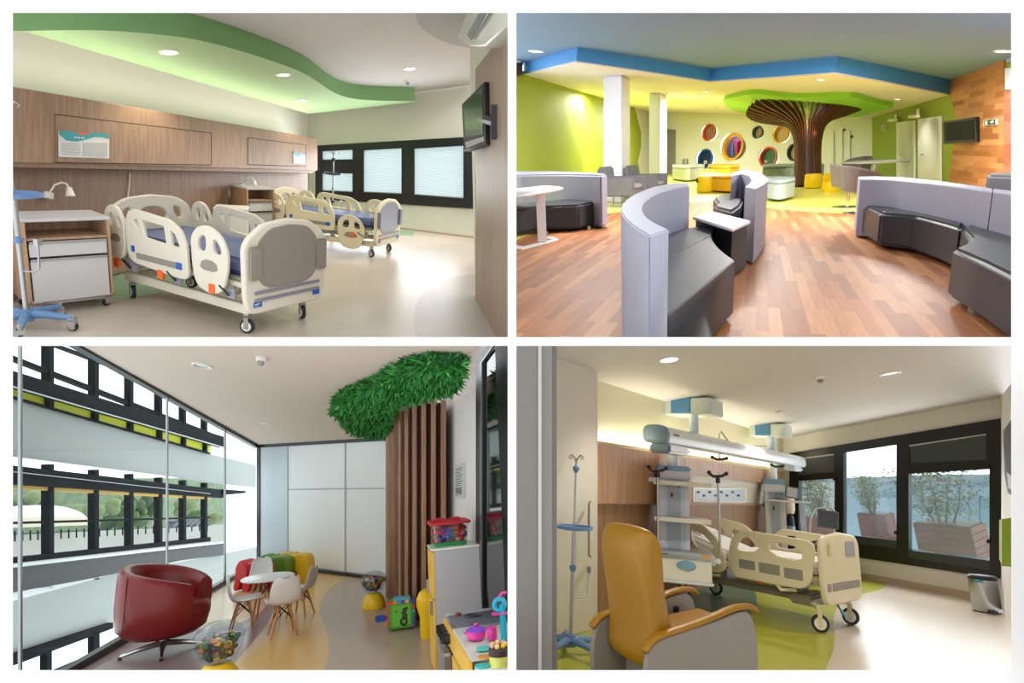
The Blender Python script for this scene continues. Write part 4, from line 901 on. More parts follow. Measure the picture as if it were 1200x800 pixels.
# ================================================================== ROOM 3: glazed playroom (lower left opening)
def room3():
    CLIP[:] = [-80, 599.5, 400.5, 880]; before = begin()
    R = Room(558, 420, 305, (320, 720), 96); f = R.f; n = f.n
    hc = lambda c, **k: mat(c, c, **k)
    def quad(name, P, pts, m, t=.02, **k): return struct(tr(name, P, pts, t, m, **k))
    wg = R.wall((92.5, 783.75), (303, 661)); wf = R.wall((303, 661), (485, 684)); wr = R.wall((485, 684), (582, 785))
    top = lambda x: 405+(x-92.5)*.5545; bot = lambda x: 783.75-(x-92.5)*.5834
    ce = three(wg.hit(92.5, 405), wg.hit(303, 521.7), wf.hit(452, 513))
    beige = mat('sand_vinyl', 'd5b890', .3, var=.03, scale=1.2, coat=.1); tan = mat('tan_vinyl', 'dcae62', .3, var=.03, coat=.1); mauve = mat('mauve_vinyl', '8f7474', .3, var=.03, coat=.1); grey = mat('taupe_vinyl', 'b29c8a', .3, var=.03, coat=.1)
    quad('floor', f, [(-80, 884), (92.5, 783.75), (303, 660), (485, 683), (600, 880)], beige, .05)
    fo = f.off(.002)
    quad('floor_inlay', fo, chaik([(60, 803), (140, 754), (200, 736), (262, 737), (300, 722), (322, 700), (318, 688), (330, 686), (322, 715), (310, 735), (285, 765), (250, 800), (200, 880), (-60, 880)], 1), mauve, .002)
    quad('floor_inlay', f.off(.003), chaik([(345, 672), (366, 671), (412, 676), (392, 684), (377, 700), (374, 715), (380, 730), (386, 750), (384, 775), (372, 800), (350, 880), (210, 880), (262, 790), (300, 762), (322, 742), (335, 712), (338, 690)], 2), tan, .002)
    quad('floor_inlay', f.off(.004), chaik([(412, 676), (485, 684), (600, 880), (350, 880), (374, 800), (385, 775), (387, 750), (380, 730), (374, 714), (378, 699), (393, 684)], 2), grey, .002)
    cm = mat('warm_ceiling', 'd3c4b7', .8, var=.01)
    quad('ceiling', ce, [(-80, 401), (92, 401), (92.5, 405), (303, 523), (485, 514), (485, 511), (556, 405), (590, 354), (300, 350)], cm, .04)
    fr = mat('black_window_frame', '141517', .35)
    quad('window_1', wg.off(.03), [(-80, top(-80)), (303, 525), (303, 517.5), (210, 457.5), (112, 400), (-80, 300)], fr, .08)
    quad('window_1_sill', wg.off(.03), [(-80, bot(-80)+4), (303, 662.5), (303, 658.5), (200, 715), (92, 777), (-80, bot(-80)-12)], fr, .08)
    quad('window_post', wf.off(.03), [(300.5, 523), (304.3, 523), (304.3, 662), (300.5, 662)], fr, .06)
    gl = glass('clear_glass', 'eef5f4', .02)
    xs = [-80, 26, 197, 264.5, 301]
    for a, b in zip(xs, xs[1:]): quad('window_pane', wg, [(a, top(a)), (b, top(b)), (b, bot(b)), (a, bot(a))], gl, .012)
    for x in xs[1:4]: quad('window_joint', wg.off(.01), [(x-.9 if x > 30 else x-2, top(x)), (x+.6, top(x)), (x+.6, bot(x)), (x-.9 if x > 30 else x-2, bot(x))], mat('silver_joint', 'b3b8ba', .25, .6), .02)
    # glazed far wall of pale panels
    pw = mat('pale_panel_glass', 'f3f5f7', .4, var=.01, coat=.1)
    quad('wall_back', wf, [(303, 661), (485, 684), (485, 511), (303, 521)], pw, .05)
    quad('wall_back_panel', wf.off(.012), [(303, 661), (337, 665), (337, 520), (303, 521)], mat('blue_grey_panel', 'cdd5e0', .35, coat=.1), .01)  # bluish strip: a reflection in the glass, put in as colour
    for ps in ([(403.6, 515), (404.6, 515), (404.6, 675), (403.6, 675)], [(337, 573), (455, 571.5), (455, 572.7), (337, 574)], [(336.4, 519), (337.2, 519), (337.2, 666), (336.4, 666)]): quad('trim_joint', wf.off(.014), ps, hc('b5b8ba'), .01)
    quad('trim_top', wf.off(.05), [(303, 517.5), (485, 508), (485, 514.5), (303, 524.5)], fr, .05); quad('baseboard_back', wf.off(.05), [(303, 658.5), (485, 681.5), (485, 685), (303, 662)], fr, .05)
    # right wall, its framed glass door
    quad('wall_right', wr, [(485, 684), (600, 880), (600, 280), (556, 380), (485, 500)], mat('white_wall', 'dcd8d4', .7, var=.01), .05)
    dr = wr.off(.04)
    quad('door_1', dr, [(557.5, 421), (576, 397), (600, 380), (600, 880), (557.5, 810)], fr, .05, holes=[[(566, 424), (580, 408), (599, 392), (599, 870), (566, 815)]])
    quad('trim_door', dr.off(.01), [(562, 425), (577, 404), (579, 404), (564.3, 425), (564.3, 820), (562, 818)], mat('grey_metal_trim', '6d7072', .3, .5), .02)
    quad('door_1_pane', wr.off(.025), [(564, 424), (580, 404), (600, 385), (600, 878), (564, 818)], mat('dark_glass', '0e1311', .04, coat=.6), .012)
    # downlights and detector
    downlight(ce, 237, 428, 12, 'large chrome downlight in the playroom ceiling near the glass wall', 'playroom downlights', glow=False, energy=0)
    downlight(ce, 313, 497, 6.5, 'small chrome downlight in the playroom ceiling near the far corner', 'playroom downlights', glow=False, energy=0)
    smoke(ce, 307, 419, 6.5, 'white smoke detector on the playroom ceiling')
    # notice frame
    P = wr.off(.02); t = thing('wall_notice', T(P.hit(536, 583)), 'small framed notice with grey print on the white wall beside the slats', 'notice')
    tr('frame', P, [(532, 545), (543.5, 542), (543.5, 583.5), (532, 584)], .02, mat('white_frame', 'c9c9ca', .4), t)
    for k in range(13): tr('printed_line', P.off(.003), [(534, 549+k*2.5), (541.5-(k % 3), 547.2+k*2.6), (541.5-(k % 3), 548.2+k*2.6), (534, 550.2+k*2.5)], .002, hc('77797c'), t)
    for k in range(3): tr('printed_mark', P.off(.003), [(534+k*2.4, 572), (535.4+k*2.4, 572), (535.4+k*2.4, 578), (534+k*2.4, 578)], .002, hc('55575a'), t)
    # ---- slatted half trunk with leafy canopy
    sl = wood('walnut_slat', '8a6651', 'ab8467', .5, 1.2, 2); dk = mat('dark_wood_core', '4a3024', .6)
    base = [(453.5, 700), (456.5, 706), (461.5, 712), (468, 718), (476, 723.5), (485.5, 728), (496.5, 731.5), (508, 734), (520, 735)]
    B0 = f.hit(490, 722); t = thing('slatted_tree', T(B0), 'half round trunk of tall walnut slats with a leafy green canopy by the white wall', 'tree column')
    cen = f.hit(512, 706)
    def upto(p, P=ce): return p+Vector((0, 0, 1))*((P.o-p).dot(P.n)/P.n.z)
    for k, p in enumerate(base):
        a = f.hit(*p); d = (a-cen); d.z = 0; d.normalize(); e = Vector((-d.y, d.x, 0)); w_ = .026; m = MB()
        q = [a-e*w_, a+e*w_, a+e*w_-d*.1, a-e*w_-d*.1]
        m.rings([q, [upto(v) for v in q]]); m.v = [v-B0 for v in m.v]; m.go('slat', sl, parent=t, bev=.004)
    core = [f.hit(*p) for p in base]; core = [cen+(p-cen)*.9 for p in core]+[f.hit(520, 700), f.hit(470, 690)]
    m = MB(); m.rings([core, [upto(v) for v in core]]); m.v = [v-B0 for v in m.v]; m.go('core', dk, parent=t)
    out = [(391, 480), (396, 473), (402, 469), (420, 461), (440, 454), (450, 448), (462, 441), (476, 435), (492, 431), (506, 430), (520, 430), (539.5, 431), (540, 440), (537, 448), (530, 457), (505, 463), (485, 468), (470, 472), (457, 479), (455, 495), (451, 509), (438, 509.5), (425, 508.5), (413, 504), (406, 499), (402, 490)]
    cp = ce.off(.02); can = tr('canopy', cp.off(.1), out, .12, mat('deep_leaf', '16501f', .8), t)
    from mathutils.geometry import tessellate_polygon
    P = ce.off(.12); tri = tessellate_polygon([[Vector((*P.uv(*p), 0)) for p in out]]); V2 = [Vector((*P.uv(*p), 0)) for p in out]
    ar = [((V2[b]-V2[a]).cross(V2[c]-V2[a])).length for a, b, c in tri]; rnd = random.Random(3)
    cols = (mat('leaf_a', '2f8a34', .6), mat('leaf_b', '1e6a28', .6), mat('leaf_c', '4aa345', .55))
    ms = [MB() for _ in cols]
    def blade(p, d, L_, w_, m):
        s_ = d.cross(Vector((rnd.uniform(-1, 1), rnd.uniform(-1, 1), rnd.uniform(-1, 1)))).normalized()*w_
        m.add([p-s_*.3, p+d*L_*.45-s_, p+d*L_+Vector((0, 0, 0)), p+d*L_*.45+s_, p+s_*.3], [(0, 1, 2, 3, 4)])
    for i in range(9000):
        a, b, c = rnd.choices(tri, ar)[0]; u, v = rnd.random(), rnd.random()
        if u+v > 1: u, v = 1-u, 1-v
        q = V2[a]+(V2[b]-V2[a])*u+(V2[c]-V2[a])*v
        p = P.M @ Vector((q.x, q.y, rnd.uniform(-.06, .03)))
        d = (P.n+Vector((rnd.gauss(0, .8), rnd.gauss(0, .8), rnd.gauss(0, .5)))).normalized(); blade(p, d, rnd.uniform(.05, .11), rnd.uniform(.006, .013), ms[rnd.randrange(3)])
    per = [P.M @ v for v in V2]
    for i in range(len(per)):
        a, b = per[i-1], per[i]; nn = (b-a).cross(P.n).normalized()
        if nn.dot(a-P.M @ (sum(V2, Vector((0, 0, 0)))/len(V2))) < 0: nn = -nn
        for _ in range(int((b-a).length/.004)):
            p = a.lerp(b, rnd.random())-P.n*rnd.uniform(-.03, .14)
            d = (nn+P.n*rnd.gauss(.2, .5)+Vector((rnd.gauss(0, .5), rnd.gauss(0, .5), rnd.gauss(0, .5)))).normalized(); blade(p, d, rnd.uniform(.05, .1), rnd.uniform(.006, .013), ms[rnd.randrange(3)])
    M0 = MB()
    mats_ = []
    for k, m in enumerate(ms): b = len(M0.v); M0.v += m.v; M0.f += [tuple(b+i for i in q) for q in m.f]; mats_ += [k]*len(m.f)
    M0.v = [v-B0 for v in M0.v]; me = bpy.data.meshes.new('leaves'); me.from_pydata([tuple(v) for v in M0.v], [], M0.f)
    for c in cols: me.materials.append(c)
    me.polygons.foreach_set('material_index', mats_)
    lv = bpy.data.objects.new('leaves', me); COL.objects.link(lv); setM(lv, _M[t.name], can); lv['kind'] = 'stuff'
    # ---- outside the glass: the building's other facade and the land beyond
    we = wg.off(-2.6); ws = wg.off(-2.9)
    ebl = mat('dark_facade_steel', '12171c', .8, spec=.1); ewh = mat('white_facade_band', 'a9acab', .6, var=.01); eye = mat('yellow_blind', 'dde000', .5); eor = mat('amber_blind', 'dba625', .5)
    def L_(x, a, b): return a[1]+(b[1]-a[1])*(x-a[0])/(b[0]-a[0])
    def band(name, P, a, b, c, d, m, t=.15, x0=-80, x1=247):      # between the line a-b and the line c-d
        return quad(name, P, [(x0, L_(x0, a, b)), (x1, L_(x1, a, b)), (x1, L_(x1, c, d)), (x0, L_(x0, c, d))], m, t)
    X = (15, 247)
    band('exterior_beam', we, (15, 416), (210, 492), (15, 421), (210, 497), ebl, .1)
    band('exterior_beam', we, (60, 400), (247, 470), (60, 403), (247, 473), ebl, .1)
    band('exterior_beam', we.off(.2), (15, 434), (264, 512), (15, 450), (264, 524), ebl, .2, x1=264)
    band('exterior_rail', we.off(.3), (15, 452), (264, 524), (15, 453), (264, 525), mat('silver_rail', 'a9adb0', .3, .6), .04, x1=264)
    band('exterior_blind', we.off(-.05), (15, 451), (247, 520), (15, 464), (247, 530), eye, .03)
    band('exterior_beam', we, (15, 463.5), (247, 530.5), (15, 466), (247, 532), ebl, .06)
    quad('exterior_wall', we.off(-.1), [(-80, 438), (15, 465), (247, 532), (300, 545), (300, 571), (247, 565), (197, 557), (15, 534), (-80, 523)], ewh, .1)
    band('exterior_beam', we.off(.1), (15, 545), (247, 572), (15, 567), (247, 582), ebl, .2, x1=264)
    quad('exterior_beam', we.off(.15), [(262, 573), (288, 575), (288, 577.5), (262, 580)], ebl, .1)
    band('exterior_blind', we, (15, 566), (247, 581), (15, 572.5), (247, 585), eor, .03)
    band('exterior_rail', we.off(.15), (15, 552), (247, 578), (15, 552.7), (247, 578.5), mat('silver_rail', 'a9adb0', .3, .6), .04)
    for x, w_ in ((61, 3.2), (114, 2.7), (155, 2.2), (189, 1.9), (217, 1.7), (242, 1.5)):
        for y0, y1 in ((L_(x, (60, 396), (247, 466)), L_(x, (15, 464), (247, 531))), (L_(x, (15, 538), (247, 566)), L_(x, (15, 657), (247, 633))), (L_(x, (15, 690), (247, 644)), L_(x, (15, 700), (247, 650)))):
            quad('exterior_mullion', we.off(.02), [(x-w_, y0), (x+w_*.8, y0), (x+w_*.8, y1), (x-w_, y1)], ebl, .12)
    band('exterior_beam', we, (15, 611), (247, 605), (15, 614), (247, 607), ebl, .08)
    band('exterior_beam', we.off(.05), (15, 653), (247, 629), (15, 660), (247, 634), ebl, .15)
    quad('exterior_sill', we.off(.3), [(-80, 671), (15, 662), (265, 634), (265, 636), (15, 665), (-80, 675)], hc('e4e6e6'), .1)
    quad('exterior_wall_dark', we.off(.1), [(-80, 674), (15, 664), (180, 645), (264, 634), (264, 650), (215, 656), (100, 679), (15, 694), (-80, 712)], mat('purple_grey_band', '1d1921', .5), .1)
    quad('exterior_wall', we, [(-80, 726), (15, 703), (130, 672), (265, 648), (301, 641), (301, 662), (265, 678), (200, 706), (132, 735), (15, 768), (-80, 800)], ewh, .1)
    quad('exterior_sill', we.off(.02), [(-80, 720), (15, 698), (130, 668), (265, 645), (265, 648.5), (130, 673), (15, 704), (-80, 727)], hc('eceded'), .1)
    quad('exterior_beam', we.off(.1), [(-80, 800), (15, 767), (132, 729), (133, 736), (15, 780), (-80, 818)], ebl, .1)
    quad('exterior_mullion', we.off(.1), [(55, 765), (61, 763), (61, 800), (55, 800)], ebl, .1); quad('exterior_mullion', we.off(.1), [(110, 740), (117, 738), (117, 768), (110, 768)], ebl, .1)
    quad('exterior_beam', we.off(.05), [(60, 788), (133, 757), (133, 760), (60, 795)], ebl, .1)
    # land: road, hill, buildings, vegetation
    far = wg.off(-14)
    quad('hill', far.off(-6), [(-80, 560), (264, 560), (264, 660), (-80, 660)], mat('wooded_hill', '77886b', .9, var=.6, scale=1.3), .1)
    quad('ground_outside', far, [(-80, 632), (264, 614), (264, 680), (-80, 720)], mat('pale_road', 'a5a39e', .8, var=.04), .1)
    rr = random.Random(5)
    for k in range(26):
        x = rr.uniform(5, 245); y = rr.uniform(585, 612); p = far.off(-2).hit(x, y); m = MB(); r = rr.uniform(.35, .9)
        for _ in range(7): m.ball((rr.uniform(-r, r), rr.uniform(-.2, .2), rr.uniform(-r*.5, r*.4)), r*rr.uniform(.3, .55), 6)
        info(m.go('shrub', mat('shrub_green_%d' % (k % 3), ('62774f', '84906a', '4c6147')[k % 3], .9, var=.3, scale=5), T(p)), 'green shrub on the slope beyond the playroom glazing', 'shrub', 'shrubs on the slope beyond the glazing')
    t = thing('arched_hall', T(far.hit(80, 620)), 'low white arched hall seen through the middle windows', 'building')
    tr('roof', far.off(.5), chaik([(15, 612), (15, 596), (40, 591), (70, 592), (95, 599), (106, 610)], 2), .6, hc('d9d6d4'), t); tr('wall', far.off(.6), [(15, 606), (104, 606), (104, 615), (15, 618)], .4, hc('c9b9a6'), t)
    t = thing('fence', T(far.hit(100, 632)), 'thin dark fence along the road beyond the windows', 'fence')
    for k in range(26): tr('picket', far.off(1), [(18+k*9, 622-k*.35), (18.6+k*9, 622-k*.35), (18.6+k*9, 634-k*.5), (18+k*9, 634-k*.5)], .05, ebl, t)
    tr('fence_rail', far.off(1), [(15, 625), (247, 615), (247, 615.7), (15, 625.8)], .05, ebl, t)
    for k in range(5):
        p = far.off(2.5).hit(203+k*6.5, 617-k*.4); m = MB(); m.box((0, 0, .18), (.5, .9, .22)); m.box((0, 0, .33), (.4, .5, .14)); info(m.go('car', hc('5d6066'), T(p), bev=.04), 'small grey parked car far beyond the windows', 'car', 'parked cars beyond the windows')
    # ---- red tub chair
    red = mat('red_leather', '7a1614', .38, var=.06, bump=.08); sc = 1.02
    M = R.at(190, 764, 8); t = thing('tub_armchair', M, 'large red leather tub armchair on a chrome star base', 'armchair')
    m = MB(); rs = []; N = 40
    for i in range(N+1):
        a = math.radians(38+284*i/N); e = abs(i-N/2)/(N/2); hh = sc*(.83-.2*e**1.6); c, s_ = math.cos(a), math.sin(a)
        th = .13+.02*(1-e)
        pr = [(.34, .2), (.41, .26), (.435, .45), (.43, hh-.05), (.40, hh-.01), (.37, hh), (.33, hh-.02), (.3, hh-.08), (.28, .42), (.28, .3)]
        rs.append([Vector((r*sc*c*1.02, r*sc*s_, z if z > .5 else z)) for r, z in pr])
    m.rings(rs); m.go('shell', red, parent=t, bev=0, ang=60)
    m = MB(); m.lathe([(.05, .17), (.3, .17), (.38, .22), (.4, .3), (.38, .34)], 36, sx=sc, sy=sc); m.go('underside', red, parent=t, ang=60)
    m = MB(); m.lathe([(.02, .3), (.3, .3), (.33, .33), (.335, .4), (.31, .45), (.02, .47)], 36, (.07, 0, 0), sx=sc*1.05, sy=sc*.85); m.go('seat_cushion', red, parent=t, ang=60)
    m = MB(); a = math.radians(240); r = .434*sc; m.tube([(r*math.cos(a)*1.02, r*math.sin(a), z) for z in (.26, .45, .6, .78)], .005, 6); m.go('seam', mat('dark_red_piping', '5a100f'), parent=t)
    m = MB(); m.cyl((0, 0, .05), (0, 0, .2), .035); m.go('column', chrome, parent=t)
    for k in range(4):
        a = math.radians(20+90*k); d = Vector((math.cos(a), math.sin(a), 0)); m = MB(); m.tube([d*.02+Vector((0, 0, .085)), d*.2+Vector((0, 0, .06)), d*.36+Vector((0, 0, .025))], [.03, .022, .014], 8); m.go('leg', chrome, parent=t); m = MB(); m.cyl(tuple(d*.36), tuple(d*.36+Vector((0, 0, .02))), .018); m.go('glide', rubber, parent=t)
    # ---- table and shell chairs
    lw = wood('beech_leg', 'a8703f', 'c48a55', .5, 1.5, 2); dw = mat('dark_wire', '2c2422', .4, .5); shell = mat('white_shell', 'dcd8d6', .35)
    def legs(t, zt, r0, r1, offs=(0, 0)):
        for k in range(4):
            a = math.radians(45+90*k); d = Vector((math.cos(a), math.sin(a), 0)); m = MB(); m.tube([d*r0+Vector((0, 0, zt)), d*r1], [.014, .009], 10); m.go('leg', lw, parent=t)
        m = MB(); q = [Vector((math.cos(math.radians(45+90*k)), math.sin(math.radians(45+90*k)), 0)) for k in range(4)]
        for k in range(4):
            A, B = q[k], q[(k+1) % 4]; zm = zt*.55; rm = r0+(r1-r0)*.45
            m.tube([A*r0*.9+Vector((0, 0, zt)), B*rm+Vector((0, 0, zm))], .005, 5); m.tube([B*r0*.9+Vector((0, 0, zt)), A*rm+Vector((0, 0, zm))], .005, 5)
            m.tube([A*rm+Vector((0, 0, zm)), B*rm+Vector((0, 0, zm))], .005, 5) if False else None
        m.go('wire_bracing', dw, parent=t)
    M = R.at(312, 727, 10); t = thing('round_table', M, 'low round white table on wooden dowel legs among the small chairs', 'table')
    m = MB(); m.lathe([(.285, .455), (.3, .462), (.3, .474), (.29, .48)], 48); m.go('tabletop', mat('white_tabletop', 'efeeee', .3), parent=t); legs(t, .45, .1, .19)
    def kid(M, lab, s_=1.):
        t = thing('shell_chair', M, lab, 'chair', 'small white shell chairs'); me = MB(); rs = []
        prof = [(.17, .275, .11), (.185, .29, .15), (.12, .285, .165), (.0, .272, .165), (-.09, .278, .16), (-.135, .31, .155), (-.155, .36, .15), (-.17, .43, .145), (-.18, .49, .125), (-.183, .52, .09), (-.184, .535, .05)]
        prof = [(a*s_, b*s_, c*s_) for a, b, c in prof]
        K = 10
        for x, z, w_ in prof:
            ring = []
            for j in range(K+1):
                u = j/K*2-1; ring.append(Vector((x+abs(u)**3*.02*s_, u*w_, z+(abs(u)**2.5)*.03*s_)))
            rs.append(ring)
        vs = [p for r_ in rs for p in r_]; W_ = K+1
        me.add(vs, [(i*W_+j, i*W_+j+1, (i+1)*W_+j+1, (i+1)*W_+j) for i in range(len(prof)-1) for j in range(K)])
        o = me.go('shell', shell, parent=t, ang=80); md = o.modifiers.new('thick', 'SOLIDIFY'); md.thickness = .01*s_; sb = o.modifiers.new('sub', 'SUBSURF'); sb.levels = 1; sb.render_levels = 1
        legs(t, .27*s_, .07*s_, .17*s_); return t
    kid(R.at(284, 738, 28), 'small white shell chair at the left of the round table, seen from its left side', 1.05); kid(R.at(331, 744, 118), 'small shell chair nearest the viewer, its back turned, in front of the round table', 1.08)
    kid(R.at(352, 721, 172), 'small bright white shell chair at the right of the round table'); kid(R.at(303, 706, -78), 'small shell chair behind the round table, mostly hidden')
    # ---- elephant stools
    def ele(M, col, lab, s_=1.):
        t = thing('elephant_stool', M, lab, 'stool', 'elephant shaped stools'); c = mat(col, col, .4)
        prof = [(-.2, 0), (-.21, .2), (-.2, .33), (-.15, .385), (.0, .39), (.12, .37), (.17, .41), (.24, .42), (.31, .38), (.33, .28), (.335, .14), (.36, .06), (.34, .03), (.3, .06), (.28, .16), (.25, .22), (.2, .2), (.19, .1), (.19, 0), (.11, 0), (.09, .14), (.0, .2), (-.08, .15), (-.11, 0)]
        prof = [(a*s_, b*s_) for a, b in chaik(prof, 1)]
        plate('body', M @ XZ(-.1*s_), prof, [], .2*s_, c, t, bev=.025, dz=0)
        for s2 in (-1, 1):
            ear = [(a*s_, b*s_) for a, b in chaik([(.1, .4), (.2, .42), (.24, .32), (.2, .2), (.1, .17), (.05, .27)], 2)]
            plate('ear', M @ XZ(s2*.15*s_-.0*s_) @ Matrix.Rotation(s2*.25, 4, 'Y'), ear, [], .02*s_, c, t, bev=.006); m = MB(); m.ball((.27*s_, s2*.1*s_, .33*s_), .012*s_, 6); m.go('eye', black, parent=t)
        return t
    ele(R.at(302, 692, 160), 'cf2f35', 'red elephant stool in the row behind the round table'); ele(R.at(327, 684, 160), '5f8c26', 'green elephant stool in the middle of the row'); ele(R.at(350, 681, 165), 'e0b010', 'yellow elephant stool at the right end of the row')
    # ---- toy tubs
    clear = glass('clear_plastic', 'e9eef0', .12, .05); yel = mat('yellow_plastic', 'efc114', .35); rr = random.Random(11)
    cc = ['e8b923', '2b8f3a', 'c9342c', '2a58b5', '2b2b30', '3a4a3a', 'e07b1e', '4e565a']
    def tub(M, lab, s_, dark=False, glab=''):
        t = thing('toy_tub', M, lab, 'toy tub', 'clear toy tubs on yellow bases')
        m = MB(); m.lathe([(.13, 0), (.135, .02), (.12, .1), (.09, .14), (.07, .16)], 32, sx=s_, sy=s_); m.v = [Vector((v.x, v.y, v.z*s_)) for v in m.v]; m.go('base', yel, parent=t)
        m = MB(); m.lathe([(.05, .16), (.1, .18), (.135, .24), (.145, .31)], 32, sx=s_, sy=s_, cap=False); m.v = [Vector((v.x, v.y, v.z*s_)) for v in m.v]; m.go('bowl', clear, parent=t)
        m = MB(); m.lathe([(.15, .305), (.15, .32), (.13, .355), (.08, .385), (.01, .39)], 32, sx=s_, sy=s_, cap=False); m.v = [Vector((v.x, v.y, v.z*s_)) for v in m.v]; m.go('lid', clear, parent=t)
        me = MB(); mi = []
        for k in range(260 if dark else 130):
            a, r, z = rr.uniform(0, 6.28), .115*math.sqrt(rr.random()), rr.uniform(.19, .3 if dark else .33); r *= min(1, .55+(z-.18)*5); b = len(me.f)
            me.box((r*math.cos(a)*s_, r*math.sin(a)*s_, z*s_), (.035*s_, .022*s_, .018*s_), Rz(rr.uniform(0, 180)) @ Rx(rr.uniform(0, 180))); mi += [rr.choice((4, 4, 5, 7, 7, 0, 6, 1) if dark else (0, 1, 2, 2, 3, 3, 6, 0))]*(len(me.f)-b)
        o = me.mesh('toys')
        for c in cc: o.materials.append(mat('toy_'+c, c, .35))
        o.polygons.foreach_set('material_index', mi); ob = bpy.data.objects.new('toy_blocks', o); COL.objects.link(ob); setM(ob, M); ob['kind'] = 'stuff'; info(ob, glab, 'toy blocks')
    tub(R.at(254, 810, 0), 'clear domed toy tub in the foreground beside the red armchair', 1.3, True, 'dark mixed toy pieces inside the foreground tub')
    tub(R.at(438, 712, 0), 'clear toy tub on a yellow base by the walnut slats', 1.05, False, 'red, yellow and blue toy pieces inside the tub by the slats')
    # ---- activity cube
    M = R.at(456, 741, 12); t = thing('activity_cube', M, 'colourful activity cube toy with a green letter-marked side on the floor', 'toy cube'); s_ = .25
    m = MB(); m.box((s_/2, s_/2, s_/2+.02), (s_, s_, s_)); m.go('body', hc('4fa22f', rough=.4), parent=t, bev=.012)
    plate('side_panel', M @ XZ(-.004), rrect(.03, .05, s_-.03, s_-.0, .02), [], .01, hc('69bb3c'), t); 
    for k, c in enumerate(('e8432c', 'f08a1d', '2aa7c4', '7a3aa6', 'e8b923', '2a58b5')):
        m = MB(); m.box((s_*(k+.5)/6, -.004, s_+.025), (s_/6, .02, .03)); m.go('corner_block', hc(c), parent=t, bev=.004); m = MB(); m.box((s_+.004, -.004, .03+s_*(k+.5)/6), (.024, .024, s_/6.5)); m.go('corner_block', hc(('7a3aa6', '2a58b5', '2f8a34', '2aa7c4', 'e8432c', '7a3aa6')[k]), parent=t, bev=.004)
    m = MB(); m.box((-.01, s_/2, s_/2+.02), (.02, s_*.9, s_*.9)); m.go('left_panel', hc('e2452e'), parent=t, bev=.004); m = MB(); m.box((-.08, .05, .13), (.12, .04, .06)); m.go('turning_knob', hc('2348a0'), parent=t, bev=.012)
    m = MB(); m.box((s_*.55, s_*.5, s_+.035), (s_*.7, s_*.6, .02)); m.go('top_panel', hc('5cc3da'), parent=t, bev=.004)
    m = MB(); m.torus((.15, -.012, .09), .03, .009, M=Rx(90)); m.torus((.16, -.012, .14), .018, .008, M=Rx(90)); m.tube([(.13, -.012, .17), (.18, -.012, .19)], .009); m.tube([(.14, -.012, .2), (.19, -.012, .215)], .009); m.go('lettering', hc('1b1b1f'), parent=t)
    m = MB(); m.ball((.07, -.006, .19), .018, 8, .6); m.go('round_inset', hc('5aa83a'), parent=t)
    # yellow tub behind the cabinet
    m = MB(); m.lathe([(.06, 0), (.07, .02), (.07, .2), (.1, .3), (.1, .36)], 28); m.lathe([(.1, .36), (.07, .42), (.02, .45)], 28); info(m.go('yellow_bucket', yel, R.at(501, 748)), 'yellow rounded toy half hidden behind the play cabinet', 'toy')
    # ---- play cabinet
    M = R.at(513.5, 790, 14); k = F/_h2(M); H = 135/k; W = 56/k; D = .34
    yl = mat('yellow_laminate', 'e9bb45', .3); gy = mat('grey_laminate', 'b4b2b2', .4)
    t = thing('play_cabinet', M, 'tall play refrigerator cabinet with yellow doors and a grey side', 'play cabinet')
    m = MB(); m.box((W/2, D/2, H/2), (W, D, H)); m.go('body', gy, parent=t, bev=.004)
    for z0, z1 in ((.01, .58), (.6, .985)):
        m = MB(); m.box((-.012, D/2, H*(z0+z1)/2), (.022, D-.01, H*(z1-z0))); o = m.go('door', yl, parent=t, bev=.004); m = MB(); m.box((-.035, .04 if z0 < .3 else D-.05, H*(z1-.06) if z0 < .3 else H*(z0+.06)), (.02, .03, .1)); o2 = m.go('handle', steel, parent=o)
    m = MB(); m.box((W/2-.01, D/2, H+.006), (W+.03, D+.01, .014)); m.go('top', whiteplastic, parent=t)
    for a, b in ((.2, .12), (.8, .1), (.2, .42), (.82, .5), (.3, .8)): m = MB(); m.cyl((W*a, -.001, H*(1-b)), (W*a, -.004, H*(1-b)), .005, n=8); m.go('screw_cap', greyplastic, parent=t)
    # box of toys on the cabinet
    Mb = M @ T((-.01, .06, H+.013)); bw, bd, bh = W*.86, .26, 31/k
    t = thing('toy_box', Mb, 'clear toy box with red lid and green base on the play cabinet', 'storage box')
    def shellbox(z0, z1, g, w0, w1):
        me = MB(); rs = []
        for z, e in ((z0, w0), (z1, w1)): rs.append([Vector((x, y, z)) for x, y in rrect(-e, -e, bw+e, bd+e, .03)])
        me.rings(rs, cap=False); return me
    shellbox(.03, bh*.86, clear, -.02, 0).go('tub', clear, parent=t); m = MB(); m.rings([[Vector((x, y, z)) for x, y in rrect(-e, -e, bw+e, bd+e, .03)] for z, e in ((0, -.03), (.03, -.018))]); m.go('green_base', hc('2c9a50'), parent=t)
    m = MB(); m.rings([[Vector((x, y, z)) for x, y in rrect(-e, -e, bw+e, bd+e, .03)] for z, e in ((bh*.84, .012), (bh*.93, .014), (bh*.97, 0.))]); m.go('lid', hc('c01f2a'), parent=t, bev=.004)
    for x in (.25, .68): m = MB(); m.box((bw*x, bd/2, bh), (bw*.28, bd*.5, .025)); m.go('lid_hump', hc('c01f2a'), parent=t, bev=.01)
    me = MB(); mi = []
    for q in range(90):
        b = len(me.f); me.box((rr.uniform(.04, bw-.04), rr.uniform(.04, bd-.04), rr.uniform(.05, bh*.7)), (.06, .04, .03), Rz(rr.uniform(0, 180)) @ Rx(rr.uniform(0, 180))); mi += [rr.choice((2, 2, 2, 2, 4, 3) if rr.random() < .8 else (3, 0, 1))]*(len(me.f)-b)
    o = me.mesh('t')
    for c in cc: o.materials.append(mat('toy_'+c, c, .35))
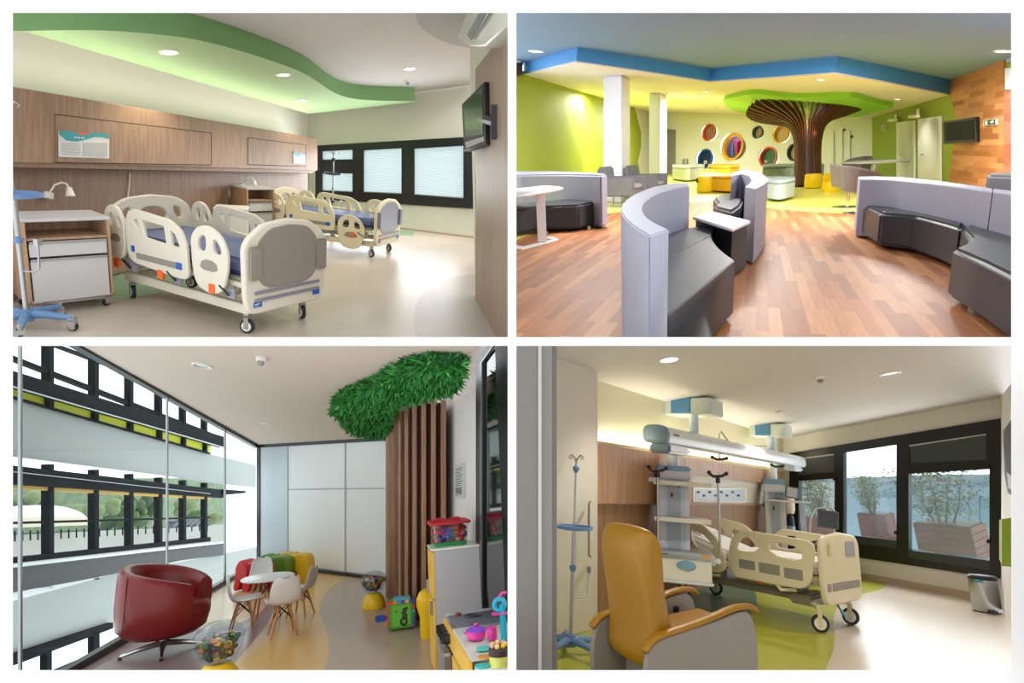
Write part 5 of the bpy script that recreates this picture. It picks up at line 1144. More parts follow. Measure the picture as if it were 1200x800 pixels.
    o.polygons.foreach_set('material_index', mi); ob = bpy.data.objects.new('toy_pieces', o); COL.objects.link(ob); setM(ob, Mb); ob['kind'] = 'stuff'; info(ob, 'mostly red toy pieces inside the clear box with the red lid', 'toys')
    m = MB(); 
    for q in range(5): a = 2*PI*q/5; m.ball((math.cos(a)*.03, 0, math.sin(a)*.03), .02, 8)
    m.ball((0, -.005, 0), .016, 8); info(m.go('toy_flower', hc('2a62c4'), Mb @ T((bw*.4, .03, bh*.5))), 'blue flower shaped toy at the front of the clear toy box', 'toy')
    # ---- play kitchen
    h = .5; M = R.dir((521, 721.4), (559, 784), h); Lx = 1.15; Dy = .56
    t = thing('play_kitchen', M, 'play kitchen with yellow front, black knobs and grey hob', 'play kitchen')
    m = MB(); m.box((Lx/2, Dy/2, h/2-.02), (Lx, Dy-.04, h-.04)); m.go('body', whiteplastic, parent=t, bev=.006)
    m = MB(); m.box((.2, Dy/2+.01, h-.006), (.42, Dy-.03, .012)); m.go('hob', mat('grey_hob', '6f747c', .35), parent=t)
    m = MB(); m.box((.2, Dy-.012, h+.02), (.42, .02, .05)); m.box((.01, Dy/2, h+.006), (.02, Dy, .02)); m.go('hob_edge', mat('light_grey_edge', 'b9babc'), parent=t)
    m = MB(); m.box((.42+(Lx-.42)/2, Dy/2, h-.004), (Lx-.42, Dy, .018)); m.go('worktop', mat('worktop_grey', 'cfd2cc', .3), parent=t, bev=.004)
    m = MB(); m.box((Lx/2, -.004, h-.075), (Lx, .02, .13)); m.go('knob_panel', yl, parent=t, bev=.003)
    for x in (.055, .14, .235, .345): m = MB(); m.cyl((x, -.014, h-.075), (x, -.05, h-.075), .034, n=18); m.box((x, -.06, h-.075), (.016, .03, .06)); m.go('knob', black, parent=t, bev=.003)
    m = MB(); m.box((.2, -.004, h-.3), (.36, .02, .28)); o = m.go('oven_door', mat('oven_black', '2a241f', .15), parent=t, bev=.004); m = MB(); m.tube([(.04, -.05, h-.17), (.36, -.05, h-.17)], .012); m.box((.04, -.03, h-.17), (.02, .05, .02)); m.box((.36, -.03, h-.17), (.02, .05, .02)); m.go('handle', steel, parent=o)
    m = MB(); m.box((.75, -.004, h-.3), (.66, .02, .28)); m.go('cupboard_door', yl, parent=t, bev=.004)
    for x, y in ((.12, .2), (.12, .45)): m = MB(); m.torus((x, y, h+.002), .06, .006); m.torus((x, y, h+.002), .03, .006); m.go('burner', mat('burner_dark', '33363c'), parent=t)
    m = MB(); m.cyl((.05, .1, h), (.05, .1, h+.02), .02); m.go('ignition_button', hc('8f1f2a'), parent=t)
    pk = mat('pink_plastic', 'e63fa0', .3); pu = mat('purple_plastic', '8a4bc9', .3); te = mat('teal_toy_plastic', '16a9c6', .35)
    K = _M[t.name]; fr_ = lambda x, y, z=0: K @ T((x, y, h+.012+z))
    def on(px, py, z=0.):
        P = f.off(h+.015+z); return T(P.hit(px, py)) @ f.M.to_3x3().to_4x4()
    kk = lambda px, py: F/f.off(h).hit(px, py).y
    Mp = on(558.5, 748); s_ = 11/kk(558.5, 748); t = thing('toy_pot', Mp, 'pink toy pot with a purple lid on the grey hob', 'toy pot')
    m = MB(); m.lathe([(s_*.8, 0), (s_, s_*.2), (s_*1.02, s_*.75), (s_*1.05, s_*.78)], 28); m.go('pot', pk, parent=t); m = MB(); m.lathe([(s_*1.1, s_*.78), (s_*1.08, s_*.86), (s_*.5, s_*1.15), (s_*.1, s_*1.2)], 28); m.go('lid', pu, parent=t); m = MB(); m.lathe([(s_*.12, s_*1.18), (s_*.25, s_*1.35), (s_*.2, s_*1.45)], 14); m.go('knob', pk, parent=t); m = MB(); m.box((-s_*1.15, 0, s_*.6), (s_*.4, s_*.5, s_*.14)); m.go('handle', pk, parent=t, bev=.004)
    Mp = on(577, 749); m = MB(); m.lathe([(s_*.45, 0), (s_*.55, s_*.3), (s_*.5, s_*1.1), (s_*.55, s_*1.15)], 20); m.torus((s_*.0, -s_*.6, s_*.6), s_*.3, s_*.1, M=Ry(90)); info(m.go('toy_cup', pk, Mp), 'pink toy cup beside the pink pot', 'toy cup')
    Mp = on(588, 755); q = 1/kk(588, 755); t = thing('toy_mixer', Mp, 'teal toy stand mixer with a rounded handle at the right edge', 'toy mixer')
    m = MB(); m.box((3*q, 0, 22*q), (7*q, 8*q, 44*q)); m.go('stand', te, parent=t, bev=q*2); m = MB(); m.torus((0, 0, 42*q), 6.2*q, 2.6*q, M=Rx(90)); m.go('handle', te, parent=t); m = MB(); m.box((1*q, 0, 33*q), (22*q, 9*q, 2.5*q)); m.box((3*q, 0, 1.5*q), (16*q, 10*q, 3*q)); m.go('pink_band', pk, parent=t, bev=q*.8); m = MB(); m.tube([(0, 0, 50*q), (3*q, 0, 54*q), (9*q, 0, 55*q)], 1.5*q); m.go('pink_lever', pk, parent=t)
    Mp = on(586, 779); q = 1/kk(586, 779); t = thing('toy_cake', Mp, 'toy chocolate cake with yellow sides and round decorations', 'toy cake')
    m = MB(); m.lathe([(12*q, 0), (12.5*q, 1*q), (12.2*q, 12*q)], 30); m.go('sponge', hc('d9dc6a'), parent=t); m = MB(); m.lathe([(12.6*q, 11*q), (12.6*q, 17*q), (11*q, 19*q)], 30); m.go('icing', hc('3f2a22'), parent=t)
    for k2 in range(7): a = 2*PI*k2/7; m = MB(); m.ball((8*q*math.cos(a), 8*q*math.sin(a), 21*q), 3*q, 8); m.go('decoration', hc(('e7c13c', 'e3a0a4', 'e9d27a')[k2 % 3]), parent=t)
    for (px, py, w_, h_, c, nm, lab, ct) in ((567, 761, 9, .5, '4fc0b4', 'toy_plate', 'flat teal toy plate behind the toy biscuit', 'toy plate'), (568, 771, 8.5, .45, 'c98b3a', 'toy_biscuit', 'orange-brown oval toy biscuit on the worktop', 'toy food'), (566, 782, 10, .45, '3fb5ae', 'toy_plate', 'flat teal toy plate at the front of the worktop', 'toy plate')):
        Mp = on(px, py); q = w_/kk(px, py); m = MB(); m.lathe([(q*.9, 0), (q, .006), (q*.95, .014), (q*.6, .016)], 28, sy=.7); info(m.go(nm, hc(c), Mp), lab, ct)
    trim_room(before)
    return R
def _h2(M): return M.translation.y
room3()
# ================================================================== ROOM 4: intensive-care room (lower right opening)
def room4():
    CLIP[:] = [600.5, 1300, 400.5, 880]; before = begin()
    R = Room(568, 760, 895, (895, 700), 85); f = R.f; n = f.n
    hc = lambda c, **k: mat(c, c, **k)
    def quad(name, P, pts, m, t=.02, **k): return struct(tr(name, P, pts, t, m, **k))
    wl = R.wall((700, 725), (918, 660)); wb = R.wall((918, 660), (1173, 708), False); wbp = R.wall((918, 660), (1173, 708)); wr = R.wall((1173, 708), (1190, 790))
    cr = mat('cream_wall', 'dcdccb', .7); iw = mat('icu_cream_wall', 'e3dcbd', .7, var=.015); cm = mat('icu_ceiling', 'd8d2cb', .8, var=.01)
    fv = mat('icu_beige_vinyl', 'cbbcab', .3, var=.03, scale=1.2)
    quad('floor', f, [(560, 900), (560, 760), (700, 724), (918, 659), (1173, 707), (1300, 730), (1300, 900)], fv, .05)
    lime = mat('lime_vinyl', 'a9ab38', .3, var=.04); teal = mat('deep_green_vinyl', '4f7260', .3, var=.05)
    quad('floor_inlay', f.off(.002), chaik([(560, 765), (700, 722), (800, 690), (918, 659), (1030, 680), (1040, 684), (1034, 690), (1005, 697), (985, 706), (976, 720), (979, 745), (976, 765), (960, 800), (930, 880), (560, 880)], 1), lime, .002)
    quad('floor_inlay', f.off(.003), chaik([(813, 684), (860, 672), (885, 690), (888, 708), (880, 722), (850, 728), (820, 722), (800, 712), (795, 698)], 2), teal, .002)
    c1, c2, c3 = wl.hit(700, 445.5), wl.hit(918, 514), wb.hit(1173, 465.5); ce = three(c1, c2, c3)
    quad('ceiling', ce, [(560, 401), (1300, 401), (1300, 446), (1173, 466), (918, 514.5), (700, 446), (560, 400)], cm, .04)
    quad('wall_left', wl, [(560, 770), (700, 725), (918, 660), (918, 513), (700, 444), (560, 398)], iw, .05)
    hole = [(927, 533), (1171, 492), (1171, 676), (927, 640)]
    quad('wall_back', wb, [(918, 660), (1190, 711), (1190, 462), (918, 513)], mat('grey_white_wall', 'dad5ca', .7, var=.01), .06, holes=[hole])
    quad('baseboard_back', wb.off(.02), [(918, 655), (1173, 700), (1173, 709), (918, 661.5)], mat('beige_cove', 'b9a78f', .5), .018)
    quad('wall_right', wr, [(1172.5, 708), (1300, 1000), (1300, 300), (1172.5, 465)], mat('white_wall', 'dcd8d4', .7, var=.01), .04)
    # foreground frame and door-like cupboard
    Y = 3.0; P0 = upplane((605, 600, Y), (652, 600, Y+.05))
    jm = mat('grey_jamb', '75716a', .5, var=.01); jl = mat('light_jamb', 'b5b2ac', .4)
    quad('trim_1', P0, [(596, 395), (632, 395), (632, 880), (596, 880)], jm, .06); quad('trim_2', P0.off(.012), [(631, 395), (634.6, 395), (634.6, 880), (631, 880)], jl, .06)
    quad('trim_3', P0.off(-.03), [(634, 395), (647, 395), (647, 880), (634, 880)], hc('817d76'), .06); quad('trim_4', P0.off(-.06), [(646, 395), (652.5, 395), (652.5, 880), (646, 880)], hc('6a665f'), .05)
    wc = R.wall((640, 754), (699, 736)); lw_ = mat('ivory_laminate', 'cfc8bb', .5, var=.01)
    t = thing('tall_cupboard', T(wc.hit(690, 738)), 'tall ivory cupboard with a steel bar handle behind the IV stand', 'cupboard')
    tr('door', wc, [(640, 752), (698.5, 736), (698.5, 424), (640, 402)], .04, lw_, t); a = wc.off(.05); m = MB()
    pts = [a.hit(691.5, 588), a.off(.05).hit(690, 590), a.off(.05).hit(690, 650), a.hit(691.5, 652)]; m.tube(pts, .012, 8); m.go('handle', steel, Matrix(), t)
    tr('side', wc.off(-.04), [(697, 736), (700.3, 735), (700.3, 425), (697, 424)], .35, lw_, t)
    # veneer: upper projecting panel with the service niche, lower recess
    wv = wood('icu_veneer', '9a6f4d', 'b88a64', .45, .5); wv2 = wood('icu_veneer_dark', '8a6448', 'a37b5a', .5, .5)
    up = wl.off(.1)
    quad('trim_5', up, [(699, 520), (918, 553), (918, 592.5), (699, 590)], wv, .1, holes=[[(811, 555.5), (900.5, 566.5), (900.5, 591), (811, 589)]])
    quad('trim_6', wl.off(.03), [(699, 588), (918, 591), (918, 661.5), (699, 727)], wv2, .03)
    quad('trim_7', wl.off(.02), [(806, 550), (903, 563), (903, 592), (806, 590)], mat('niche_cream', 'd9d2c0', .5), .02)
    P = wl.off(.06); t = thing('service_rail', T(P.hit(843, 587)), 'pale blue medical gas and socket rail in the niche behind the bed', 'service panel')
    tr('panel', P, [(815, 573), (873, 573.5), (873, 587.5), (815, 587)], .03, mat('pale_blue_panel', 'c3ced8', .35), t); tr('frame', P.off(-.005), [(812.5, 571), (875, 571.5), (875, 589.5), (812.5, 589.5)], .03, whiteplastic, t)
    for k in range(8): x = 819+k*6.7; tr('outlet', P.off(.012), circ(x, 576.5+(k % 2)*4, 1.4, 14), .012, (mat('dark_outlet', '34383c'), mat('blue_outlet', '3d6aa0'))[k % 3 == 0], t)
    # window
    bl = mat('black_window_frame', '141517', .35); wf = wb.off(.03)
    panes = [[(934.5, 537), (977, 531.5), (977, 552.5), (935.5, 556.5)], [(935.5, 563.5), (978, 560.5), (978, 634), (935.5, 629)], [(988, 530.5), (1050.5, 521), (1050.5, 642), (988, 634.5)], [(1065, 521.5), (1155.5, 508), (1155.5, 538.5), (1066, 544)], [(1064.5, 555), (1159.5, 549.5), (1159.5, 657), (1064.5, 644.5)]]
    quad('window_1', wf, [(925, 531), (1172.6, 490), (1172.6, 678), (925, 641)], bl, .12, holes=panes)
    for k, ps in enumerate(panes): quad('window_pane', wf.off(-.05), ps, glass('window_glass'), .006)
    for k, lab in ((0, 'dark lowered blind behind the small upper left sash'), (3, 'dark lowered blind behind the upper right sash')):
        ps = panes[k]; o = tr('window_blind', wf.off(-.02), ps, .01, mat('dark_blind', '3a4240', .5)); info(o, lab, 'blind', 'dark blinds in the upper sashes'); s_ = [(p[0]+(1.5 if i in (0, 3) else -1.5), p[1]+(.8 if i < 2 else -.8)) for i, p in enumerate(ps)]
        tr('top_rail', wf.off(-.005), [ps[0], ps[1], (ps[1][0], ps[1][1]+1.6), (ps[0][0], ps[0][1]+1.6)], .01, hc('b9bcb5'), o)
    bs = sheer('icu_blind', 'f1f3f6', .93)
    for k, lab in ((1, 'sheer raised blind in the lower left pane beside the monitors'), (2, 'sheer white blind in the tall middle pane'), (4, 'sheer white blind in the lower right pane')):
        o = tr('window_blind', wf.off(-.03), panes[k], .003, bs); info(o, lab, 'blind', 'sheer blinds of the care room window')
        ps = panes[k]; b = [ps[3], ps[2], (ps[2][0], ps[2][1]+ (8 if k != 2 else 9)), (ps[3][0], ps[3][1]+(7.5 if k != 2 else 8))]
    for a, b, c, d in (((988, 626), (1050, 633), (1050, 642), (988, 634.5)), ((1064.5, 645), (1159.5, 658), (1159.5, 668), (1064.5, 653))):
        quad('window_sill', wf.off(.01), [a, b, c, d], mat('sill_dark_grey', '33393a', .4), .02)
    for x, y in ((1049, 624), (1157.5, 634), (1158, 547), (977.5, 561)): quad('window_latch', wf.off(.03), [(x-1.5, y-2), (x+1.5, y-2.2), (x+1.5, y+2), (x-1.5, y+2)], bl, .02)
    # terrace outside: paving, planters with small trees, the wing opposite
    pave = mat('terrace_paving', 'bdbbb8', .7, var=.02); P = f.off(.0)
    ter = PF(wb.hit(1060, 676)-n*.1, f.u, f.n)
    quad('terrace_floor', f.off(-.1), [(900, 630), (1172, 668), (1400, 700), (1400, 575), (900, 574)], pave, .05)
    plm = mat('terracotta_slat', '8a4a3e', .6, var=.06); leaf = [mat('tree_leaf_a', '76834a', .6), mat('tree_leaf_b', '56683a', .6), mat('tree_leaf_c', '9c9b58', .6)]
    rr = random.Random(8)
    def planter(px, py, wpx, hpx, dpt, lab, tl, tw, th, tcx=0):
        bk = wb.off(-dpt); o = bk.hit(px, py); k = F/o.y; W, H = wpx/k, hpx/k
        t = thing('planter_box', T(o) @ wb.M.to_3x3().to_4x4(), lab, 'planter', 'terracotta planters on the terrace'); D = W*.6; N = 5
        m = MB()
        for q in range(N): m.box((0, H*(q+.5)/N, -D/2), (W, H/N*.9, D))
        m.box((0, H*.5, -D/2), (W*.97, H*.98, D*.96)); m.go('slatted_box', plm, parent=t); m = MB(); m.box((0, H, -D/2), (W*.92, .02, D*.92)); m.go('soil', hc('4a3a2c'), parent=t)
        tw, th = tw/k, th/k; tb = _M[t.name] @ T((tcx/k, H, -D/2)); t2 = thing('potted_tree', tb, tl, 'tree', 'small trees in the planters')
        for q in range(4):
            m = MB(); x0 = rr.uniform(-.15, .15)*tw; m.tube([(x0, 0, 0), (x0*1.6, th*.3, rr.uniform(-.1, .1)), (x0*2.4, th*.75, rr.uniform(-.2, .2))], [.02, .014, .006], 6); m.go('stem', mat('bark', '5c4a38'), parent=t2)
        vs = [MB(), MB(), MB()]
        for q in range(1600):
            u = rr.gauss(0, .42); v = rr.uniform(.12, 1); env = math.sin(min(1, max(0, (v-.05)))*PI*.8)**.6
            p = Vector((u*tw*.5*env*1.3, th*v, rr.gauss(0, .3)*tw*.5)); d = Vector((rr.gauss(0, 1), rr.gauss(-.3, .6), rr.gauss(0, 1))).normalized(); s_ = d.cross(Vector((rr.gauss(0, 1), rr.gauss(0, 1), rr.gauss(0, 1)))).normalized(); L_ = th*.075
            vs[q % 3].add([p, p+d*L_*.5+s_*L_*.2, p+d*L_, p+d*L_*.5-s_*L_*.2], [(0, 1, 2, 3)])
        M0 = MB(); mi = []
        for q, m in enumerate(vs): b = len(M0.v); M0.v += m.v; M0.f += [tuple(b+i for i in x) for x in m.f]; mi += [q]*len(m.f)
        me = bpy.data.meshes.new('lv'); me.from_pydata([tuple(v) for v in M0.v], [], M0.f)
        for c in leaf: me.materials.append(c)
        me.polygons.foreach_set('material_index', mi); o2 = bpy.data.objects.new('foliage', me); COL.objects.link(o2); setM(o2, tb, t2); o2['kind'] = 'stuff'
    planter(1111, 655, 62, 38, 1.2, 'large terracotta slatted planter outside the lower right pane', 'wide leafy tree in the large planter outside the right pane', 92, 66, -8)
    planter(1027, 637, 33, 33, 3.0, 'terracotta planter outside the tall middle pane', 'narrow leafy tree in the planter outside the middle pane', 30, 42, -5)
    planter(951, 632, 44, 25, 1.6, 'terracotta planter outside the lower left pane', 'leafy tree outside the left pane behind the bedside column', 44, 46, 4)
    quad('terrace_step', wb.off(-2.8), [(1012, 634), (1050, 634), (1050, 629), (1012, 629)], plm, .3)
    wing = wb.off(-9); quad('exterior_wall', wing, [(890, 640), (1400, 660), (1400, 556), (1100, 556), (1010, 560), (890, 560)], mat('pale_blue_facade', '8fa5b5', .4, var=.02), .1)
    quad('exterior_roof', wing.off(.1), [(1020, 566), (1400, 552), (1400, 548), (1020, 561)], hc('8f9aa6'), .2)
    for ps in ([(1028, 578), (1052, 577), (1052, 583), (1028, 583)], [(1064, 571), (1160, 566), (1160, 570), (1064, 575)], [(1064, 583), (1080, 583), (1080, 610), (1064, 610)], [(1141, 580), (1147, 580), (1147, 622), (1141, 622)], [(1150, 585), (1168, 585), (1168, 618), (1150, 618)], [(1088, 586), (1135, 584), (1135, 612), (1088, 612)]): quad('exterior_window', wing.off(.05), ps, mat('facade_glass', '6f90a3', .15), .05)
    quad('exterior_wall', wb.off(-6), [(890, 626), (990, 632), (990, 566), (890, 566)], hc('cfd4d6'), .1)
    # ceiling fittings
    downlight(ce, 784, 420.5, 12.5, 'glowing round downlight in the care room ceiling near the cupboard', 'care room downlights', energy=75, color=(1, .95, .85))
    downlight(ce, 1043, 437.5, 11.5, 'chrome round downlight in the care room ceiling above the window', 'care room downlights', glow=False, energy=55)
    downlight(ce, 913, 481, 7, 'small chrome downlight between the two ceiling pendants', 'care room downlights', glow=False, energy=50)
    smoke(ce, 960, 441, 5.5, 'white smoke detector on the care room ceiling')
    # ---- ceiling pendant beam with two equipment columns
    bw = mat('pendant_white', 'd9dbe0', .3); bb = mat('pendant_blue', '7ba0bb', .35); bg_ = mat('pendant_blue_grey', '6d8494', .4); bp = mat('pendant_pale_blue', 'c8d5e3', .35); pb = mat('frosted_housing', 'cdd7cf', .3)
    Y1, Y2 = ce.hit(813, 466).y, min(ce.hit(905, 496).y, wl.hit(905, 560).y-.45)
    Q1, Q2 = ray(813.5, 517)*Y1, ray(905, 535)*Y2; on_l = lambda x: min((Q1+(Q2-Q1)*(i/400-1.5) for i in range(1600)), key=lambda p_: abs(600+F*p_.x/p_.y-x) if p_.y > 1 else 1e9)
    A, B = on_l(768), on_l(934); Yn, Yf = A.y, B.y; print('BEAM', Y1, Y2, Yn, Yf, wl.hit(813, 560).y, wl.hit(905, 560).y)
    q = PF(A, B-A, Vector((0, 0, 1))); ux = (B-A).normalized(); up_ = (n-ux*n.dot(ux)).normalized(); vy = up_.cross(ux)
    Mb = Matrix(((ux.x, vy.x, up_.x, A.x), (ux.y, vy.y, up_.y, A.y), (ux.z, vy.z, up_.z, A.z), (0, 0, 0, 1))); Lb = (B-A).length; H = 21*Yn/F
    t = thing('supply_pendant', Mb, 'long white medical supply beam hung from the ceiling with two columns', 'medical pendant')
    m = MB(); sec = chaik([(-.15, -H*.4), (-.15, H*.25), (-.08, H*.5), (.1, H*.5), (.15, H*.3), (.15, -H*.3), (.1, -H*.5), (-.11, -H*.5)], 1); m.rings([[Vector((x, y, z)) for y, z in sec] for x in (.05, Lb)]); m.go('beam', bw, parent=t, bev=.006)
    m = MB(); m.rings([[Vector((x, y*s_, z*s_)) for y, z in sec] for x, s_ in ((-.03, .86), (-.015, 1.02), (.05, 1.02))]); m.go('end_cap', bg_, parent=t, bev=.01)
    m = MB(); m.rings([[Vector((x, y*s_, z*s_)) for y, z in sec] for x, s_ in ((Lb, 1.02), (Lb+.06, .9))]); m.go('end_cap', bw, parent=t, bev=.01)
    for k in range(7): m = MB(); m.box((.16+k*.022, -.152, H*.02), (.013, .004, .022)); m.go('lettering', hc('5b6268'), parent=t)
    m = MB(); m.box((.42, 0, -H*.5-.05), (.62, .24, .1)); m.go('trolley', bw, parent=t, bev=.03); m = MB(); m.box((.13, 0, -H*.5-.05), (.06, .25, .11)); m.go('trolley_end', bg_, parent=t, bev=.02)
    m = MB(); m.box((Lb-.28, 0, -H*.5-.04), (.5, .22, .08)); m.go('trolley', bw, parent=t, bev=.03)
    m = MB(); m.box((.9, -.06, -H*.5-.04), (.5, .015, .015)); m.go('guide_rod', steel, parent=t)
    # ceiling housings and drop tubes
    for (x, y, w_, dd, yy, (tx0, ty0, ty1)) in ((813, 462, 68, .5, 6.3, (813.5, 466, 507)), (904.5, 501, 49, .45, 7.7, (905, 512, 546))):
        tb = min((i/400*Lb for i in range(400)), key=lambda t_: abs(600+F*(A+ux*t_).x/(A+ux*t_).y-tx0)); pb_ = A+ux*tb+up_*H*.4
        o = pb_+n*((ce.o-pb_).dot(ce.n)/n.dot(ce.n)); k = F/o.y; Mh = T(o) @ R.f.M.to_3x3().to_4x4() @ Matrix.Rotation(math.radians(-38), 4, 'Z'); W = w_/k
        m = MB(); m.box((0, 0, -.1), (W*.8, W*.62, .2)); h_ = m.go('ceiling_housing', pb, Mh, t, bev=.01)
        m = MB(); m.box((-W*.1, -W*.3, -.09), (W*.34, .05, .2)); m.go('blue_cover', mat('cover_blue', '4f86ad', .4), Mh, h_, bev=.006)
        m = MB(); m.tube([o-n*.15, pb_], 7*pb_.y/F*.75, 18); m.go('drop_tube', bp, Matrix(), t)
    # column builder: hangs from a point, its front towards the viewer's side
    def column(x, ytop, ybot, Yd, w_px, yaw, name, lab, full):
        O = ray(x, ybot)*Yd; k = F/Yd; Mc = T(O) @ R.f.M.to_3x3().to_4x4() @ Matrix.Rotation(math.radians(yaw), 4, 'Z'); Hc = (ybot-ytop)/k; W = w_px/k; D = W*.9
        c = thing(name, Mc, lab, 'medical column', 'equipment columns hung from the supply beam')
        m = MB(); m.box((0, 0, Hc*.44), (W, D, Hc*.88)); m.go('body', bp, parent=c, bev=.02)
        for s_ in (-1, 1): m = MB(); m.box((s_*W*.42, -D*.5, Hc*.44), (W*.18, .03, Hc*.88)); m.go('corner_profile', bw, parent=c, bev=.008)
        m = MB(); m.box((0, -D*.51, Hc*.45), (W*.44, .02, Hc*.84)); pn = m.go('front_panel', mat('panel_blue_grey', 'a7b2bf', .35), parent=c, bev=.004)
        for xx in (-.16, .16): m = MB(); m.cyl((W*xx, -D*.52, Hc*.8), (W*xx, -D*.56, Hc*.8), W*.05, n=12); m.go('gas_outlet', greyplastic, parent=pn)
        m = MB(); m.box((-W*.08, -D*.53, Hc*.7), (W*.1, .012, Hc*.05)); m.go('red_switch', hc('7d2a2e'), parent=pn)
        m = MB(); m.box((0, 0, Hc*.925), (W*1.1, D*1.1, Hc*.1)); m.go('white_collar', bw, parent=c, bev=.015); m = MB(); m.box((0, 0, Hc*1.0), (W*1.13, D*1.13, Hc*.07)); m.go('blue_cap', bb, parent=c, bev=.02)
        m = MB(); m.cyl((0, 0, Hc*1.0), (0, 0, Hc*1.0+(26 if full else 22)/k), W*.2, W*.22, n=20); m.go('neck', bw, parent=c)
        return c, k, Hc, W, D, Mc
    c, k, Hc, W, D, Mc = column(790, 553, 652, on_l(786).y, 34, -12, 'equipment_column', 'near equipment column with steel shelves and a drawer unit', True)
    pxm = 1/k
    for z, w2 in ((Hc*.84, 64), (Hc*.44, 61)):
        m = MB(); m.box((8*pxm, -D*.55, z), (w2*pxm, D*1.4, .035)); s_ = m.go('shelf', steel, parent=c, bev=.008); m = MB(); m.box((8*pxm, -D*1.27, z-.005), (w2*pxm*1.01, .02, .05)); m.go('shelf_rail', mat('shelf_edge', 'cfc8ba', .4), parent=s_, bev=.004)
    m = MB(); m.box((9*pxm, -D*.6, -.07), (58*pxm, D*1.5, 26*pxm)); dr = m.go('drawer_unit', mat('ivory_drawer', 'd9d6cc', .4), parent=c, bev=.012)
    m = MB(); m.box((9*pxm, -D*.6, .07), (66*pxm, D*1.7, .07)); m.go('drawer_top', steel, parent=dr, bev=.02); m = MB(); m.box((9*pxm, -D*.6, -.21), (62*pxm, D*1.6, .03)); m.go('drawer_base', bw, parent=dr, bev=.01)
    m = MB(); m.lathe([(10.5*pxm, 0), (10.5*pxm, .01), (9*pxm, .02)], 28, sy=.45); m.v = [Vector((v.x+11*pxm, -D*1.36-v.z, v.y-.03)) for v in m.v]; m.go('drawer_grip', bb, parent=dr)
    m = MB(); m.box((32*pxm, -D*1.46, .075), (9*pxm, .01, .03)); m.go('orange_label', hc('d9962a'), parent=dr); m = MB(); m.box((-12*pxm, -D*1.46, .07), (8*pxm, .01, .015)); m.go('dark_lettering', hc('6a6a6a'), parent=dr)
    for x in (-24, 44):
        m = MB(); m.box((x*pxm, -D*.8, .02), (10*pxm, .06, .05)); m.box((x*pxm+ (4*pxm if x < 0 else -4*pxm), -D*.8, .02), (.07, .08, .1)); m.go('rail_clamp', bw, parent=c, bev=.008)
        if x < 0: m = MB(); m.box((x*pxm, -D*.8, Hc*.86), (12*pxm, .05, .05)); m.go('rail_clamp', bw, parent=c, bev=.008)
    dkh = mat('black_hook', '1d1d20', .4)
    def pole(px, y0, y1, Yd, lab, hooks=True):
        O = ray(px, y1)*Yd; L_ = (y1-y0)*Yd/F; Mp = T(O) @ R.f.M.to_3x3().to_4x4(); t2 = thing('infusion_pole', Mp, lab, 'infusion pole', 'infusion poles of the supply pendant')
        m = MB(); m.cyl((0, 0, 0), (0, 0, L_), .014, n=12); m.go('rod', steel, parent=t2)
        m = MB(); m.tube([(-.1, 0, L_+.03), (-.05, 0, L_), (.05, 0, L_+.01), (.1, 0, L_+.04)], .017, 8); m.ball((-.1, 0, L_+.04), .025, 8); m.ball((.1, 0, L_+.04), .025, 8); m.cyl((0, 0, L_-.07), (0, 0, L_), .026); m.go('hook_head', dkh, parent=t2); return t2
    pole(771, 556, 660, on_l(786).y-.35, 'thin infusion pole at the left of the near equipment column'); pole(844, 562, 650, on_l(786).y-.35, 'thin infusion pole between the near column and the bed')
    for i, (pts, lab) in enumerate(((((843, 537), (843, 509), (845, 505), (853, 516)), 'bent steel hook rod hanging in front of the supply beam'), (((911, 546), (911, 530), (907, 523), (880, 522.5)), 'bent steel hook rod at the far end of the supply beam'))):
        Yd = on_l(843).y-.15 if i == 0 else on_l(911).y-.15; P = [ray(*p)*Yd for p in pts]; O = P[0]; t2 = thing('hook_rod', T(O), lab, 'hook', 'hook rods on the supply beam')
        m = MB(); m.tube([p-O for p in P], .011, 8); m.go('rod', steel, parent=t2); m = MB(); m.tube([(-.1, 0, .02), (-.04, 0, -.01), (.04, 0, -.01), (.1, 0, .0)], .018, 8); m.ball((-.1, 0, .02), .024, 8); m.ball((.1, 0, 0), .024, 8); m.go('hook_head', dkh, parent=t2)
    c2, k2, Hc2, W2, D2, Mc2 = column(912, 569, 668, on_l(912).y, 22, -20, 'equipment_column', 'far equipment column with a tray and monitor beside the window', False)
    m = MB(); m.box((12/k2, -D2*.7, Hc2*.79), (50/k2, D2*1.5, .03)); m.go('shelf', bw, parent=c2, bev=.008); m = MB(); m.box((4/k2, -D2*.9, Hc2*.8), (20/k2, .1, .03)); m.go('shelf_drawer', hc('8f7a70'), parent=c2)
    m = MB(); m.box((30/k2, 0, Hc2*.3), (6/k2, .06, Hc2)); m.go('side_profile', bp, parent=c2, bev=.01)
    # monitor on the far column's tray
    Mm = Mc2 @ T((19/k2, -D2*.7, Hc2*.82)); t = thing('patient_monitor', Mm, 'small grey patient monitor on the tray of the far column', 'monitor')
    m = MB(); m.box((0, 0, 7/k2), (15/k2, .06, 13/k2), Ry(6)); m.go('housing', mat('monitor_grey', '77797f', .4), parent=t, bev=.01); m = MB(); m.box((0, -.034, 7.3/k2), (11/k2, .006, 10/k2), Ry(6)); m.go('screen', hc('b9bec6'), parent=t); m = MB(); m.box((-14/k2, 0, 3/k2), (9/k2, .12, 6/k2)); m.go('base_module', bg_, parent=t, bev=.008)
